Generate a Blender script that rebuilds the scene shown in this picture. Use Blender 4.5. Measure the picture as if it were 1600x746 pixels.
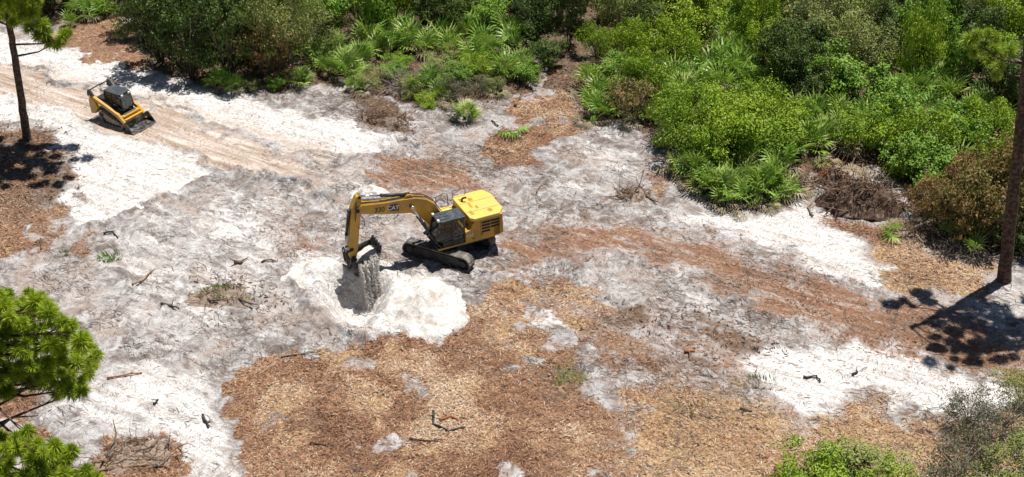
import bpy, bmesh, math, random
import numpy as np
from mathutils import Vector, Matrix

for o in list(bpy.data.objects):
    bpy.data.objects.remove(o, do_unlink=True)
scene = bpy.context.scene
COL = scene.collection
R = math.radians

# ------------------------------------------------------------------ camera
PITCH, DIST, LENS = R(33.0), 85.6, 52.0
CAM = Vector((0.0, -DIST * math.cos(PITCH), DIST * math.sin(PITCH)))
cd = bpy.data.cameras.new('camera'); cam = bpy.data.objects.new('camera', cd); COL.objects.link(cam)
cd.lens = LENS; cd.sensor_width = 36.0; cd.sensor_fit = 'HORIZONTAL'; cd.clip_start = 0.5; cd.clip_end = 6000
cam.location = CAM; cam.rotation_euler = (math.pi / 2 - PITCH, 0, 0)
scene.camera = cam

# ------------------------------------------------------------------ sky and sun
SUN_EL, SUN_AZ = R(74.0), R(42.0)
world = bpy.data.worlds.new('World'); scene.world = world; world.use_nodes = True
wn = world.node_tree
bg = wn.nodes['Background']; sky = wn.nodes.new('ShaderNodeTexSky'); sky.sky_type = 'NISHITA'
sky.sun_disc = False; sky.air_density = 0.7; sky.dust_density = 0.3; sky.altitude = 20; sky.sun_elevation = SUN_EL; sky.sun_rotation = SUN_AZ
wn.links.new(sky.outputs[0], bg.inputs[0]); bg.inputs[1].default_value = 0.05
sl = bpy.data.lights.new('sun', 'SUN'); sun = bpy.data.objects.new('sun', sl); COL.objects.link(sun)
sl.energy = 5.0; sl.angle = R(0.53); sl.color = (1.0, 0.965, 0.91)
SUNV = Vector((math.sin(SUN_AZ) * math.cos(SUN_EL), math.cos(SUN_AZ) * math.cos(SUN_EL), math.sin(SUN_EL)))
sun.rotation_euler = SUNV.to_track_quat('Z', 'Y').to_euler()
scene.view_settings.view_transform = 'Standard'; scene.view_settings.look = 'None'
scene.view_settings.exposure = 0.38; scene.view_settings.gamma = 1.0
scene.view_settings.use_curve_mapping = False
scene.cycles.max_bounces = 6; scene.cycles.diffuse_bounces = 2; scene.cycles.transparent_max_bounces = 12
scene.cycles.use_denoising = True

# ------------------------------------------------------------------ measuring helpers (survey of the site)
FPX = 1600 * LENS / 36.0
FWD = Vector((0, math.cos(PITCH), -math.sin(PITCH))); UPV = Vector((0, math.sin(PITCH), math.cos(PITCH)))
def ray(px, py):
    return (FWD + Vector((1, 0, 0)) * ((px - 800) / FPX) + UPV * ((373 - py) / FPX))
def G(px, py, z=0.0):
    d = ray(px, py); t = (z - CAM.z) / d.z
    return CAM + d * t
def AT(px, py, Y):
    d = ray(px, py); t = (Y - CAM.y) / d.y
    return CAM + d * t
def PX(p):
    v = Vector(p) - CAM; w = v.dot(FWD)
    return 800 + FPX * v.x / w, 373 - FPX * v.dot(UPV) / w

# ------------------------------------------------------------------ numpy noise
_rs = np.random.RandomState(7)
_TAB = _rs.rand(256, 256).astype(np.float32)
def vnoise(x, y):
    xi = np.floor(x).astype(np.int64); yi = np.floor(y).astype(np.int64)
    fx = (x - xi).astype(np.float32); fy = (y - yi).astype(np.float32)
    fx = fx * fx * (3 - 2 * fx); fy = fy * fy * (3 - 2 * fy)
    x0 = xi & 255; x1 = (xi + 1) & 255; y0 = yi & 255; y1 = (yi + 1) & 255
    a = _TAB[x0, y0] * (1 - fx) + _TAB[x1, y0] * fx
    b = _TAB[x0, y1] * (1 - fx) + _TAB[x1, y1] * fx
    return a * (1 - fy) + b * fy
def fbm(x, y, oct=4, gain=0.5):
    s = 0; a = 1; t = 0; c, n = math.cos(0.6), math.sin(0.6)
    for i in range(oct):
        s = s + a * vnoise(x + 17.3 * i, y + 41.7 * i); t += a
        a *= gain; x, y = (c * x - n * y) * 2.03, (n * x + c * y) * 2.03
    return s / t
def sstep(e0, e1, x):
    t = np.clip((x - e0) / (e1 - e0), 0, 1); return t * t * (3 - 2 * t)

# ------------------------------------------------------------------ materials
def nmat(name):
    m = bpy.data.materials.new(name); m.use_nodes = True
    nt = m.node_tree
    return m, nt, nt.nodes['Principled BSDF'], nt.nodes['Material Output']
def L(nt, a, b): nt.links.new(a, b)
def ramp(nt, fac, stops, interp='LINEAR'):
    r = nt.nodes.new('ShaderNodeValToRGB'); r.color_ramp.interpolation = interp
    e = r.color_ramp.elements
    e[0].position, e[0].color = stops[0][0], (*stops[0][1], 1)
    e[1].position, e[1].color = stops[-1][0], (*stops[-1][1], 1)
    for p, c in stops[1:-1]:
        k = e.new(p); k.color = (*c, 1)
    L(nt, fac, r.inputs[0]); return r.outputs[0]
def noise(nt, vec, scale, detail=4, rough=0.55, dist=0.0):
    n = nt.nodes.new('ShaderNodeTexNoise'); n.inputs['Scale'].default_value = scale
    n.inputs['Detail'].default_value = detail; n.inputs['Roughness'].default_value = rough
    n.inputs['Distortion'].default_value = dist
    if vec is not None: L(nt, vec, n.inputs['Vector'])
    return n.outputs[0]
def math_(nt, op, a, b=None, clamp=False):
    n = nt.nodes.new('ShaderNodeMath'); n.operation = op; n.use_clamp = clamp
    for i, v in enumerate((a, b)):
        if v is None: continue
        if isinstance(v, (int, float)): n.inputs[i].default_value = v
        else: L(nt, v, n.inputs[i])
    return n.outputs[0]
def mix(nt, fac, a, b, mode='MIX'):
    n = nt.nodes.new('ShaderNodeMix'); n.data_type = 'RGBA'; n.blend_type = mode
    if isinstance(fac, (int, float)): n.inputs[0].default_value = fac
    else: L(nt, fac, n.inputs[0])
    for i, v in ((6, a), (7, b)):
        if isinstance(v, tuple): n.inputs[i].default_value = (*v, 1)
        else: L(nt, v, n.inputs[i])
    return n.outputs[2]
def maprange(nt, v, a, b, c=0.0, d=1.0):
    n = nt.nodes.new('ShaderNodeMapRange'); n.interpolation_type = 'SMOOTHSTEP'
    L(nt, v, n.inputs[0])
    for i, k in enumerate((a, b, c, d)): n.inputs[i + 1].default_value = k
    return n.outputs[0]
def attr(nt, name):
    n = nt.nodes.new('ShaderNodeAttribute'); n.attribute_name = name; return n
def bump(nt, h, bsdf, strength=0.5, dist=0.05):
    b = nt.nodes.new('ShaderNodeBump'); b.inputs['Strength'].default_value = strength
    b.inputs['Distance'].default_value = dist; L(nt, h, b.inputs['Height']); L(nt, b.outputs[0], bsdf.inputs['Normal'])

def plain(name, col, rough=0.6, metal=0.0, dirt=None, dirt_amt=0.5, scale=3.0, spec=0.4, thresh=(0.45, 0.7)):
    m, nt, b, out = nmat(name)
    b.inputs['Roughness'].default_value = rough; b.inputs['Metallic'].default_value = metal
    b.inputs['Specular IOR Level'].default_value = spec
    tc = nt.nodes.new('ShaderNodeTexCoord')
    n = noise(nt, tc.outputs['Object'], scale, 8, 0.65)
    c2 = tuple(c * 0.78 for c in col)
    base = mix(nt, noise(nt, tc.outputs['Object'], scale * 5, 5, 0.6), c2, tuple(min(1, c * 1.1) for c in col))
    if dirt:
        f = math_(nt, 'MULTIPLY', maprange(nt, n, *thresh), dirt_amt)
        base = mix(nt, f, base, dirt)
        L(nt, maprange(nt, n, 0.3, 0.8, rough * 0.85, min(1, rough * 1.35)), b.inputs['Roughness'])
    L(nt, base, b.inputs['Base Color'])
    return m
DUST = (0.42, 0.36, 0.29)
M_yellow_shaded = plain('yellow_paint_shaded', (0.62, 0.33, 0.022), 0.42, dirt=(0.30, 0.20, 0.11), dirt_amt=0.75, scale=1.3, spec=0.5, thresh=(0.4, 0.72))  # machine yellow as a deeper amber, shade of the sides put into the colour
M_yellow_sunlit = plain('yellow_paint_sunlit', (0.74, 0.53, 0.10), 0.42, dirt=(0.50, 0.38, 0.2), dirt_amt=0.6, scale=1.8, spec=0.5, thresh=(0.42, 0.7))  # same machine yellow made paler, sunlight from above put into the colour
M_black = plain('black_paint', (0.022, 0.023, 0.025), 0.5, dirt=(0.12, 0.10, 0.085), dirt_amt=0.45, scale=2.2)
M_steel = plain('worn_track_steel', (0.10, 0.095, 0.09), 0.62, 0.25, dirt=DUST, dirt_amt=0.7, scale=3, thresh=(0.38, 0.68))
M_rubber = plain('dusty_rubber', (0.08, 0.075, 0.07), 0.85, dirt=(0.5, 0.45, 0.39), dirt_amt=0.85, scale=4, thresh=(0.28, 0.55))
M_dark = plain('greasy_dark_steel', (0.03, 0.028, 0.026), 0.6, 0.3, dirt=(0.2, 0.16, 0.12), dirt_amt=0.5, scale=3)
M_dustframe = plain('dusty_tan_frame', (0.34, 0.24, 0.13), 0.8, dirt=DUST, dirt_amt=0.7, scale=3, thresh=(0.35, 0.65))
M_bucket = plain('worn_bucket_steel', (0.04, 0.038, 0.036), 0.5, 0.4, dirt=(0.5, 0.46, 0.42), dirt_amt=0.7, scale=2.5)
M_chrome = plain('cylinder_rod_chrome', (0.7, 0.7, 0.7), 0.2, 0.9)
M_roof = plain('cab_roof_grey', (0.05, 0.06, 0.07), 0.4, dirt=(0.22, 0.2, 0.18), dirt_amt=0.4, scale=3)
M_white = plain('white_decal', (0.75, 0.75, 0.75), 0.5)
M_decal = plain('black_decal', (0.03, 0.025, 0.025), 0.5)
M_seat = plain('seat_fabric', (0.06, 0.06, 0.065), 0.9)
M_lamp = plain('lamp_lens', (0.8, 0.8, 0.75), 0.2)
M_amber = plain('amber_lens', (0.7, 0.25, 0.02), 0.2)
def glass():
    m, nt, b, out = nmat('tinted_cab_glass')
    nt.nodes.remove(b)
    t = nt.nodes.new('ShaderNodeBsdfTransparent'); t.inputs[0].default_value = (0.5, 0.55, 0.56, 1)
    g = nt.nodes.new('ShaderNodeBsdfGlossy'); g.inputs['Roughness'].default_value = 0.06
    fr = nt.nodes.new('ShaderNodeFresnel'); fr.inputs[0].default_value = 1.5
    tc = nt.nodes.new('ShaderNodeTexCoord')
    d = nt.nodes.new('ShaderNodeBsdfDiffuse'); d.inputs[0].default_value = (0.35, 0.31, 0.26, 1)
    mx = nt.nodes.new('ShaderNodeMixShader'); L(nt, fr.outputs[0], mx.inputs[0]); L(nt, t.outputs[0], mx.inputs[1]); L(nt, g.outputs[0], mx.inputs[2])
    m2 = nt.nodes.new('ShaderNodeMixShader'); L(nt, maprange(nt, noise(nt, tc.outputs['Object'], 2.5, 6), 0.45, 0.8, 0.02, 0.22), m2.inputs[0])
    L(nt, mx.outputs[0], m2.inputs[1]); L(nt, d.outputs[0], m2.inputs[2]); L(nt, m2.outputs[0], out.inputs[0])
    return m
M_glass = glass()

def leafmat(name, cols, trans=0.3, rough=0.55, varr=0.35):
    """foliage: per-leaf tint attribute and per-plant variation over a few leaf colours"""
    m, nt, b, out = nmat(name)
    t = attr(nt, 'tint').outputs['Fac']
    oi = nt.nodes.new('ShaderNodeObjectInfo')
    f = math_(nt, 'ADD', math_(nt, 'MULTIPLY', t, 1 - varr), math_(nt, 'MULTIPLY', oi.outputs['Random'], varr), True)
    k = len(cols) - 1
    c = ramp(nt, f, [(i / k, cols[i]) for i in range(k + 1)])
    L(nt, c, b.inputs['Base Color']); b.inputs['Roughness'].default_value = rough
    b.inputs['Specular IOR Level'].default_value = 0.35
    tr = nt.nodes.new('ShaderNodeBsdfTranslucent'); L(nt, mix(nt, 0.35, c, (0.3, 0.4, 0.03)), tr.inputs[0])
    mx = nt.nodes.new('ShaderNodeMixShader'); mx.inputs[0].default_value = trans
    L(nt, b.outputs[0], mx.inputs[1]); L(nt, tr.outputs[0], mx.inputs[2]); L(nt, mx.outputs[0], out.inputs[0])
    return m
LM = {
 'oak':   leafmat('dark_oak_leaves', [(0.032, 0.057, 0.009), (0.053, 0.093, 0.013), (0.088, 0.133, 0.021), (0.154, 0.170, 0.040)], 0.10),
 'green': leafmat('green_bay_leaves', [(0.071, 0.148, 0.015), (0.119, 0.237, 0.021), (0.189, 0.332, 0.032), (0.319, 0.427, 0.071)], 0.16),
 'yellow': leafmat('yellow_green_leaves', [(0.099, 0.178, 0.010), (0.171, 0.284, 0.013), (0.265, 0.383, 0.020), (0.409, 0.476, 0.046)], 0.18),
 'olive': leafmat('olive_leaves', [(0.095, 0.117, 0.028), (0.174, 0.204, 0.045), (0.251, 0.283, 0.070), (0.391, 0.376, 0.188)], 0.12),
 'rust':  leafmat('rusty_dead_leaves', [(0.063, 0.076, 0.019), (0.164, 0.140, 0.037), (0.253, 0.140, 0.051), (0.329, 0.202, 0.101)], 0.2),
 'grey':  leafmat('grey_brown_leaves', [(0.06, 0.065, 0.03), (0.12, 0.11, 0.07), (0.18, 0.16, 0.11), (0.10, 0.13, 0.03)], 0.2),
 'palm':  leafmat('palmetto_blades', [(0.100, 0.198, 0.029), (0.166, 0.313, 0.041), (0.298, 0.430, 0.082), (0.562, 0.600, 0.215)], 0.3, 0.4, 0.6),  # palest stop puts the glints on the blades into their colour
 'deadpalm': leafmat('dead_palmetto_blades', [(0.16, 0.11, 0.06), (0.30, 0.24, 0.15), (0.42, 0.36, 0.25)], 0.1, 0.7, 0.6),
 'pine':  leafmat('pine_needles', [(0.13, 0.19, 0.015), (0.26, 0.36, 0.02), (0.38, 0.49, 0.03), (0.48, 0.52, 0.08)], 0.38, 0.5, 0.4),
 'paleP': leafmat('pale_pine_needles', [(0.26, 0.38, 0.04), (0.38, 0.50, 0.06), (0.46, 0.55, 0.10)], 0.4, 0.5, 0.5),
}
M_bark = plain('pine_bark', (0.17, 0.105, 0.075), 0.95, dirt=(0.05, 0.035, 0.028), dirt_amt=0.9, scale=5, spec=0.1, thresh=(0.42, 0.55))
M_twig = plain('brown_twig_bark', (0.11, 0.08, 0.06), 0.95, spec=0.1)
M_greytwig = plain('grey_dead_wood', (0.30, 0.26, 0.22), 0.95, dirt=(0.12, 0.09, 0.07), dirt_amt=0.8, scale=4, spec=0.1)
M_root = plain('torn_brown_root', (0.16, 0.095, 0.06), 0.95, dirt=(0.36, 0.27, 0.2), dirt_amt=0.6, scale=3, spec=0.1)
M_orangeroot = plain('orange_fresh_root', (0.34, 0.14, 0.06), 0.9, dirt=(0.3, 0.2, 0.14), dirt_amt=0.6, scale=3, spec=0.1)
M_soil = plain('dark_root_soil', (0.11, 0.07, 0.05), 1.0, dirt=(0.30, 0.24, 0.19), dirt_amt=0.7, scale=2.5, spec=0.1)
M_brush = plain('sandy_brush_soil', (0.30, 0.235, 0.185), 1.0, dirt=(0.14, 0.09, 0.065), dirt_amt=0.8, scale=2.5, spec=0.1)
M_log = plain('stripped_log_wood', (0.33, 0.22, 0.14), 0.9, dirt=(0.12, 0.08, 0.06), dirt_amt=0.8, scale=2, spec=0.1)

def tintmat(name, cols, rough=0.9, spec=0.1):
    m, nt, b, out = nmat(name)
    t = attr(nt, 'tint').outputs['Fac']; k = len(cols) - 1
    c = ramp(nt, t, [(i / k, cols[i]) for i in range(k + 1)])
    L(nt, c, b.inputs['Base Color']); b.inputs['Roughness'].default_value = rough
    b.inputs['Specular IOR Level'].default_value = spec
    return m
M_mulch = tintmat('shredded_mulch', [(0.10, 0.053, 0.038), (0.19, 0.10, 0.065), (0.31, 0.165, 0.095), (0.41, 0.24, 0.14), (0.53, 0.385, 0.26), (0.66, 0.56, 0.44)])
M_litter = tintmat('twig_litter', [(0.05, 0.04, 0.035), (0.11, 0.085, 0.07), (0.19, 0.15, 0.12), (0.34, 0.28, 0.23)])

def sandmat():
    m, nt, b, out = nmat('loose_white_sand')
    g = nt.nodes.new('ShaderNodeNewGeometry').outputs['Position']
    n1 = noise(nt, g, 1.3, 9, 0.68, 0.4); n2 = noise(nt, g, 6, 6, 0.6, 0.8)
    c = ramp(nt, n1, [(0.34, (0.44, 0.38, 0.33)), (0.46, (0.62, 0.58, 0.54)), (0.6, (0.74, 0.72, 0.69))])
    th = math_(nt, 'ABSOLUTE', math_(nt, 'SUBTRACT', noise(nt, g, 2.2, 3, 0.5, 1.6), 0.5))
    c = mix(nt, maprange(nt, th, 0.0, 0.016, 0.55, 0.0), c, (0.30, 0.26, 0.22))
    L(nt, c, b.inputs['Base Color']); b.inputs['Roughness'].default_value = 1.0; b.inputs['Specular IOR Level'].default_value = 0.05
    bump(nt, math_(nt, 'ADD', n2, n1), b, 0.9, 0.12)
    return m
M_sand = sandmat()

# ------------------------------------------------------------------ object helpers
def link(o, parent=None):
    COL.objects.link(o)
    if parent is not None: o.parent = parent
    return o
def tag(o, label=None, cat=None, group=None, kind=None):
    if label: o['label'] = label
    if cat: o['category'] = cat
    if group: o['group'] = group
    if kind: o['kind'] = kind
    return o
def empty(name, loc=(0, 0, 0), rz=0.0):
    o = bpy.data.objects.new(name, None); o.empty_display_size = 0.3
    o.location = loc; o.rotation_euler = (0, 0, rz); return link(o)
def obj(name, me, mat=None, parent=None):
    if mat is not None and not me.materials: me.materials.append(mat)
    return link(bpy.data.objects.new(name, me), parent)
def np_mesh(name, V, F, tint=None, smooth=False, k=None):
    """V (n,3), F (m,k) index array, tint per vertex"""
    V = np.asarray(V, np.float32); F = np.asarray(F, np.int32); k = F.shape[1]
    me = bpy.data.meshes.new(name)
    me.vertices.add(len(V)); me.vertices.foreach_set('co', V.ravel())
    me.loops.add(F.size); me.loops.foreach_set('vertex_index', F.ravel())
    me.polygons.add(len(F)); me.polygons.foreach_set('loop_start', np.arange(0, F.size, k, dtype=np.int32))
    if smooth: me.polygons.foreach_set('use_smooth', np.ones(len(F), bool))
    if tint is not None:
        a = me.attributes.new('tint', 'FLOAT', 'POINT'); a.data.foreach_set('value', np.asarray(tint, np.float32))
    me.update(calc_edges=True); return me

class MB:
    def __init__(s): s.v = []; s.f = []; s.sm = []
    def _add(s, v, f, sm=False):
        b = len(s.v); s.v += [tuple(p) for p in v]; s.f += [tuple(i + b for i in q) for q in f]; s.sm += [sm] * len(f); return s
    def box(s, x0, x1, y0, y1, z0, z1, mat=None):
        v = [(x, y, z) for x in (x0, x1) for y in (y0, y1) for z in (z0, z1)]
        if mat is not None: v = [mat @ Vector(p) for p in v]
        return s._add(v, [(0, 1, 3, 2), (4, 6, 7, 5), (0, 4, 5, 1), (2, 3, 7, 6), (0, 2, 6, 4), (1, 5, 7, 3)])
    def prism(s, prof, y0, y1, axis='y'):
        n = len(prof)
        if axis == 'y': v = [(a, y0, b) for a, b in prof] + [(a, y1, b) for a, b in prof]
        elif axis == 'z': v = [(a, b, y0) for a, b in prof] + [(a, b, y1) for a, b in prof]
        else: v = [(y0, a, b) for a, b in prof] + [(y1, a, b) for a, b in prof]
        f = [tuple(range(n))[::-1], tuple(range(n, 2 * n))] + [(i, (i + 1) % n, n + (i + 1) % n, n + i) for i in range(n)]
        return s._add(v, f)
    def cyl(s, p0, p1, r0, r1=None, n=12, sm=True):
        r1 = r0 if r1 is None else r1; p0 = Vector(p0); p1 = Vector(p1); d = (p1 - p0).normalized()
        a = d.orthogonal().normalized(); b = d.cross(a)
        v = [p0 + (a * math.cos(t) + b * math.sin(t)) * r0 for t in [2 * math.pi * i / n for i in range(n)]]
        v += [p1 + (a * math.cos(t) + b * math.sin(t)) * r1 for t in [2 * math.pi * i / n for i in range(n)]]
        s._add(v, [(i, (i + 1) % n, n + (i + 1) % n, n + i) for i in range(n)], sm)
        b0 = len(s.v) - 2 * n
        s.f += [tuple(b0 + i for i in range(n))[::-1], tuple(b0 + n + i for i in range(n))]; s.sm += [False, False]
        return s
    def tube(s, path, r, n=6):
        path = [Vector(p) for p in path]; m = len(path)
        rr = r if isinstance(r, (list, tuple)) else [r] * m
        v = []; ref = None
        for i, p in enumerate(path):
            d = (path[min(i + 1, m - 1)] - path[max(i - 1, 0)]).normalized()
            if ref is None: ref = d.orthogonal().normalized()
            a = (ref - d * ref.dot(d)).normalized(); ref = a; b = d.cross(a)
            v += [p + (a * math.cos(t) + b * math.sin(t)) * rr[i] for t in [2 * math.pi * k / n for k in range(n)]]
        f = [(i * n + k, i * n + (k + 1) % n, (i + 1) * n + (k + 1) % n, (i + 1) * n + k) for i in range(m - 1) for k in range(n)]
        s._add(v, f, True)
        b0 = len(s.v) - m * n
        s.f += [tuple(b0 + i for i in range(n))[::-1], tuple(b0 + (m - 1) * n + i for i in range(n))]; s.sm += [False, False]
        return s
    def mesh(s, name, mat=None, M=None, bevel=0.0):
        bm = bmesh.new()
        vs = [bm.verts.new(M @ Vector(p) if M is not None else p) for p in s.v]
        for q, sm in zip(s.f, s.sm):
            try:
                fc = bm.faces.new([vs[i] for i in q]); fc.smooth = sm
            except ValueError: pass
        bmesh.ops.recalc_face_normals(bm, faces=bm.faces)
        if bevel:
            es = [e for e in bm.edges if len(e.link_faces) == 2 and e.calc_face_angle(0) > 0.45]
            bmesh.ops.bevel(bm, geom=es, offset=bevel, segments=2, profile=0.7, affect='EDGES', clamp_overlap=True)
        me = bpy.data.meshes.new(name); bm.to_mesh(me); bm.free()
        if mat is not None: me.materials.append(mat)
        return me
    def build(s, name, mat=None, parent=None, M=None, bevel=0.0):
        return obj(name, s.mesh(name, mat, M, bevel), None, parent)
def copy_tree(o, parent=None):
    c = o.copy(); COL.objects.link(c); c.parent = parent
    for ch in o.children: copy_tree(ch, c)
    return c
def lettering(name, text, size, mat, parent, M, depth=0.004):
    cu = bpy.data.curves.new('t', 'FONT'); cu.body = text; cu.size = size; cu.extrude = depth; cu.align_x = 'CENTER'; cu.align_y = 'CENTER'
    cu.offset = size * 0.018
    t = bpy.data.objects.new('t', cu); COL.objects.link(t)
    bpy.context.view_layer.update()
    me = bpy.data.meshes.new_from_object(t.evaluated_get(bpy.context.evaluated_depsgraph_get()))
    bpy.data.objects.remove(t); me.transform(M); me.materials.clear(); me.materials.append(mat)
    return link(bpy.data.objects.new(name, me), parent)

# ------------------------------------------------------------------ ground
def poly(pts): return np.array([[G(a, b).x, G(a, b).y] for a, b in pts])
def sdf(P, X, Y):
    d = np.full(X.shape, 1e9, np.float32); ins = np.zeros(X.shape, bool)
    n = len(P)
    for i in range(n):
        ax, ay = P[i]; bx, by = P[(i + 1) % n]
        ex, ey = bx - ax, by - ay
        t = np.clip(((X - ax) * ex + (Y - ay) * ey) / (ex * ex + ey * ey), 0, 1)
        dx = X - ax - t * ex; dy = Y - ay - t * ey
        d = np.minimum(d, dx * dx + dy * dy)
        c = ((ay > Y) != (by > Y)) & (X < ex * (Y - ay) / (ey if abs(ey) > 1e-9 else 1e-9) + ax)
        ins ^= c
    d = np.sqrt(d); return np.where(ins, -d, d)

THICK_R = [(912, 185), (960, 192), (1030, 205), (1062, 262), (1090, 298), (1160, 322), (1230, 312), (1262, 272), (1330, 262), (1412, 285), (1440, 345), (1500, 385), (1560, 398), (1700, 395), (1740, -160), (900, -160), (905, 60), (912, 120)]
THICK_M = [(212, 60), (232, 108), (290, 134), (420, 140), (480, 132), (560, 132), (600, 150), (650, 158), (720, 166), (790, 150), (832, 118), (868, 90), (862, -160), (200, -160)]
THICK_L = [(-90, 28), (60, 30), (110, 42), (165, 30), (190, 5), (200, -160), (-90, -160)]
ZONES = [  # zone, polygon, feather (m), strength
 ('white', [(-90, 38), (0, 58), (60, 72), (160, 88), (230, 118), (300, 140), (420, 162), (530, 185), (628, 215), (610, 240), (500, 245), (420, 228), (330, 192), (250, 168), (180, 142), (100, 122), (0, 98), (-90, 80)], 0.5, 1.0),
 ('white', [(-90, 130), (0, 150), (60, 160), (120, 190), (200, 215), (290, 238), (320, 262), (280, 300), (210, 325), (160, 352), (120, 335), (114, 310), (131, 275), (105, 240), (72, 213), (40, 190), (-90, 172)], 0.5, 1.0),
 ('white', [(320, 350), (400, 340), (400, 375), (340, 380)], 0.8, 0.75),
 ('white', [(120, 590), (200, 560), (330, 560), (362, 600), (378, 690), (405, 760), (250, 760), (220, 690), (100, 695), (80, 640)], 1.2, 0.62),
 ('white', [(455, 405), (540, 398), (600, 408), (680, 428), (718, 470), (712, 510), (660, 542), (590, 532), (520, 522), (495, 490), (465, 440)], 0.9, 0.7),
 ('white', [(828, 505), (866, 476), (912, 483), (906, 507), (860, 517)], 0.5, 1.0),
 ('white', [(1140, 562), (1230, 540), (1330, 528), (1450, 568), (1572, 598), (1580, 640), (1500, 652), (1420, 642), (1370, 625), (1330, 605), (1290, 640), (1255, 648), (1200, 602)], 0.8, 1.0),
 ('white', [(1010, 335), (1110, 322), (1180, 332), (1250, 318), (1310, 332), (1350, 400), (1405, 425), (1360, 447), (1280, 430), (1200, 385), (1130, 365), (1050, 350)], 1.0, 0.8),
 ('white', [(1000, 390), (1060, 400), (1130, 460), (1165, 500), (1110, 522), (1050, 470)], 1.1, 0.55),
 ('white', [(895, 200), (960, 200), (1015, 225), (1055, 290), (1000, 285), (940, 292), (890, 245)], 1.2, 0.45),
 ('white', [(815, 292), (900, 270), (960, 300), (880, 322)], 1.1, 0.5),
 ('white', [(1455, 470), (1580, 440), (1660, 470), (1660, 520), (1560, 500)], 1.2, 0.5),
 ('white', [(130, 345), (330, 275), (470, 290), (520, 380), (480, 470), (380, 560), (200, 590), (110, 560), (170, 470), (90, 420)], 2.0, 0.46),
 ('white', [(620, 180), (760, 200), (760, 240), (650, 240)], 1.2, 0.4),
 ('tan', [(420, 235), (500, 245), (600, 262), (640, 285), (560, 300), (480, 285)], 1.2, 0.5),
 ('tan', [(-90, 85), (0, 105), (130, 140), (240, 170), (330, 205), (420, 240), (495, 265), (450, 284), (380, 268), (300, 247), (200, 217), (120, 187), (50, 160), (0, 150), (-90, 130)], 0.6, 1.0),
 ('tan', [(0, 80), (130, 112), (330, 172), (520, 225), (560, 245), (490, 262), (330, 200), (130, 138), (0, 104)], 0.9, 0.55),
 ('mulch', [(357, 580), (430, 558), (520, 545), (600, 535), (690, 530), (722, 490), (748, 455), (775, 452), (770, 520), (800, 580), (830, 640), (850, 746), (860, 860), (370, 860), (402, 720), (380, 690), (365, 620)], 0.35, 1.0),
 ('mulch', [(740, 455), (800, 442), (830, 470), (840, 512), (900, 540), (920, 600), (960, 640), (1000, 746), (1000, 860), (780, 860), (770, 600)], 1.2, 0.72),
 ('mulch', [(800, 152), (840, 145), (905, 140), (912, 195), (850, 225), (845, 255), (770, 266), (735, 240), (770, 215), (792, 190)], 0.4, 0.9),
 ('humus', [(-90, 180), (30, 195), (70, 210), (108, 240), (125, 275), (108, 310), (60, 330), (-90, 340)], 0.7, 0.6),
 ('mulch', [(-90, 180), (30, 195), (70, 210), (110, 240), (131, 275), (112, 310), (118, 345), (150, 375), (120, 395), (60, 400), (-90, 420)], 0.8, 0.66),
 ('mulch', [(-70, 590), (40, 600), (75, 640), (60, 690), (-70, 710)], 0.7, 0.8),
 ('mulch', [(130, 690), (200, 672), (280, 690), (302, 720), (280, 780), (120, 780)], 0.6, 0.75),
 ('mulch', [(60, 62), (110, 40), (190, 20), (218, 60), (228, 116), (180, 100), (130, 85)], 0.4, 0.95),
 ('mulch', [(720, 430), (800, 415), (930, 430), (1000, 520), (1080, 560), (1010, 620), (930, 600), (880, 540), (800, 500)], 1.5, 0.55),
 ('mulch', [(1250, 325), (1330, 330), (1420, 345), (1470, 400), (1400, 420), (1340, 390)], 1.0, 0.6),
 ('mulch', [(980, 240), (1060, 235), (1075, 320), (1000, 320)], 1.2, 0.5),
 ('red', [(770, 372), (880, 345), (960, 340), (1060, 370), (1150, 385), (1250, 425), (1350, 450), (1460, 475), (1600, 535), (1720, 580), (1720, 650), (1600, 602), (1500, 580), (1400, 555), (1300, 525), (1200, 490), (1100, 430), (1000, 398), (900, 402), (830, 422), (780, 412)], 1.5, 0.8),
 ('red', [(560, 250), (680, 245), (770, 280), (785, 305), (700, 302), (600, 292)], 0.8, 0.75),
 ('red', [(395, 380), (480, 348), (545, 368), (505, 412), (430, 405)], 0.9, 0.5),
 ('red', [(1000, 520), (1090, 500), (1200, 560), (1210, 620), (1100, 640), (1000, 600)], 1.5, 0.5),
 ('straw', [(980, 860), (950, 660), (1000, 600), (1100, 592), (1200, 615), (1262, 655), (1300, 642), (1340, 612), (1400, 645), (1480, 662), (1620, 640), (1650, 860)], 1.2, 0.72),
 ('straw', [(1350, 380), (1430, 375), (1480, 402), (1560, 420), (1500, 470), (1440, 470), (1390, 440)], 0.8, 0.8),
 ('straw', [(740, 455), (800, 432), (930, 440), (950, 500), (900, 480), (830, 470), (790, 500)], 0.9, 0.6),
 ('humus', THICK_R, 0.8, 1.0), ('humus', THICK_M, 0.6, 1.0), ('humus', THICK_L, 0.6, 1.0),
 ('humus', [(862, -160), (905, -160), (912, 120), (905, 148), (850, 140), (865, 90)], 0.4, 0.9),
 ('humus', [(540, 155), (600, 150), (660, 175), (640, 205), (570, 195)], 0.6, 0.75),
 ('humus', [(300, 440), (380, 430), (430, 480), (350, 500)], 0.9, 0.5),
 ('humus', [(950, 470), (1020, 480), (1010, 520), (930, 505)], 1.0, 0.72),
 ('humus', [(1050, 480), (1160, 500), (1230, 560), (1150, 560), (1060, 530)], 1.3, 0.62),
 ('moss', [(862, 570), (905, 572), (915, 600), (870, 605)], 0.7, 0.8),
 ('moss', [(315, 445), (380, 455), (385, 466), (320, 460)], 0.3, 0.9),
]
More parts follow.
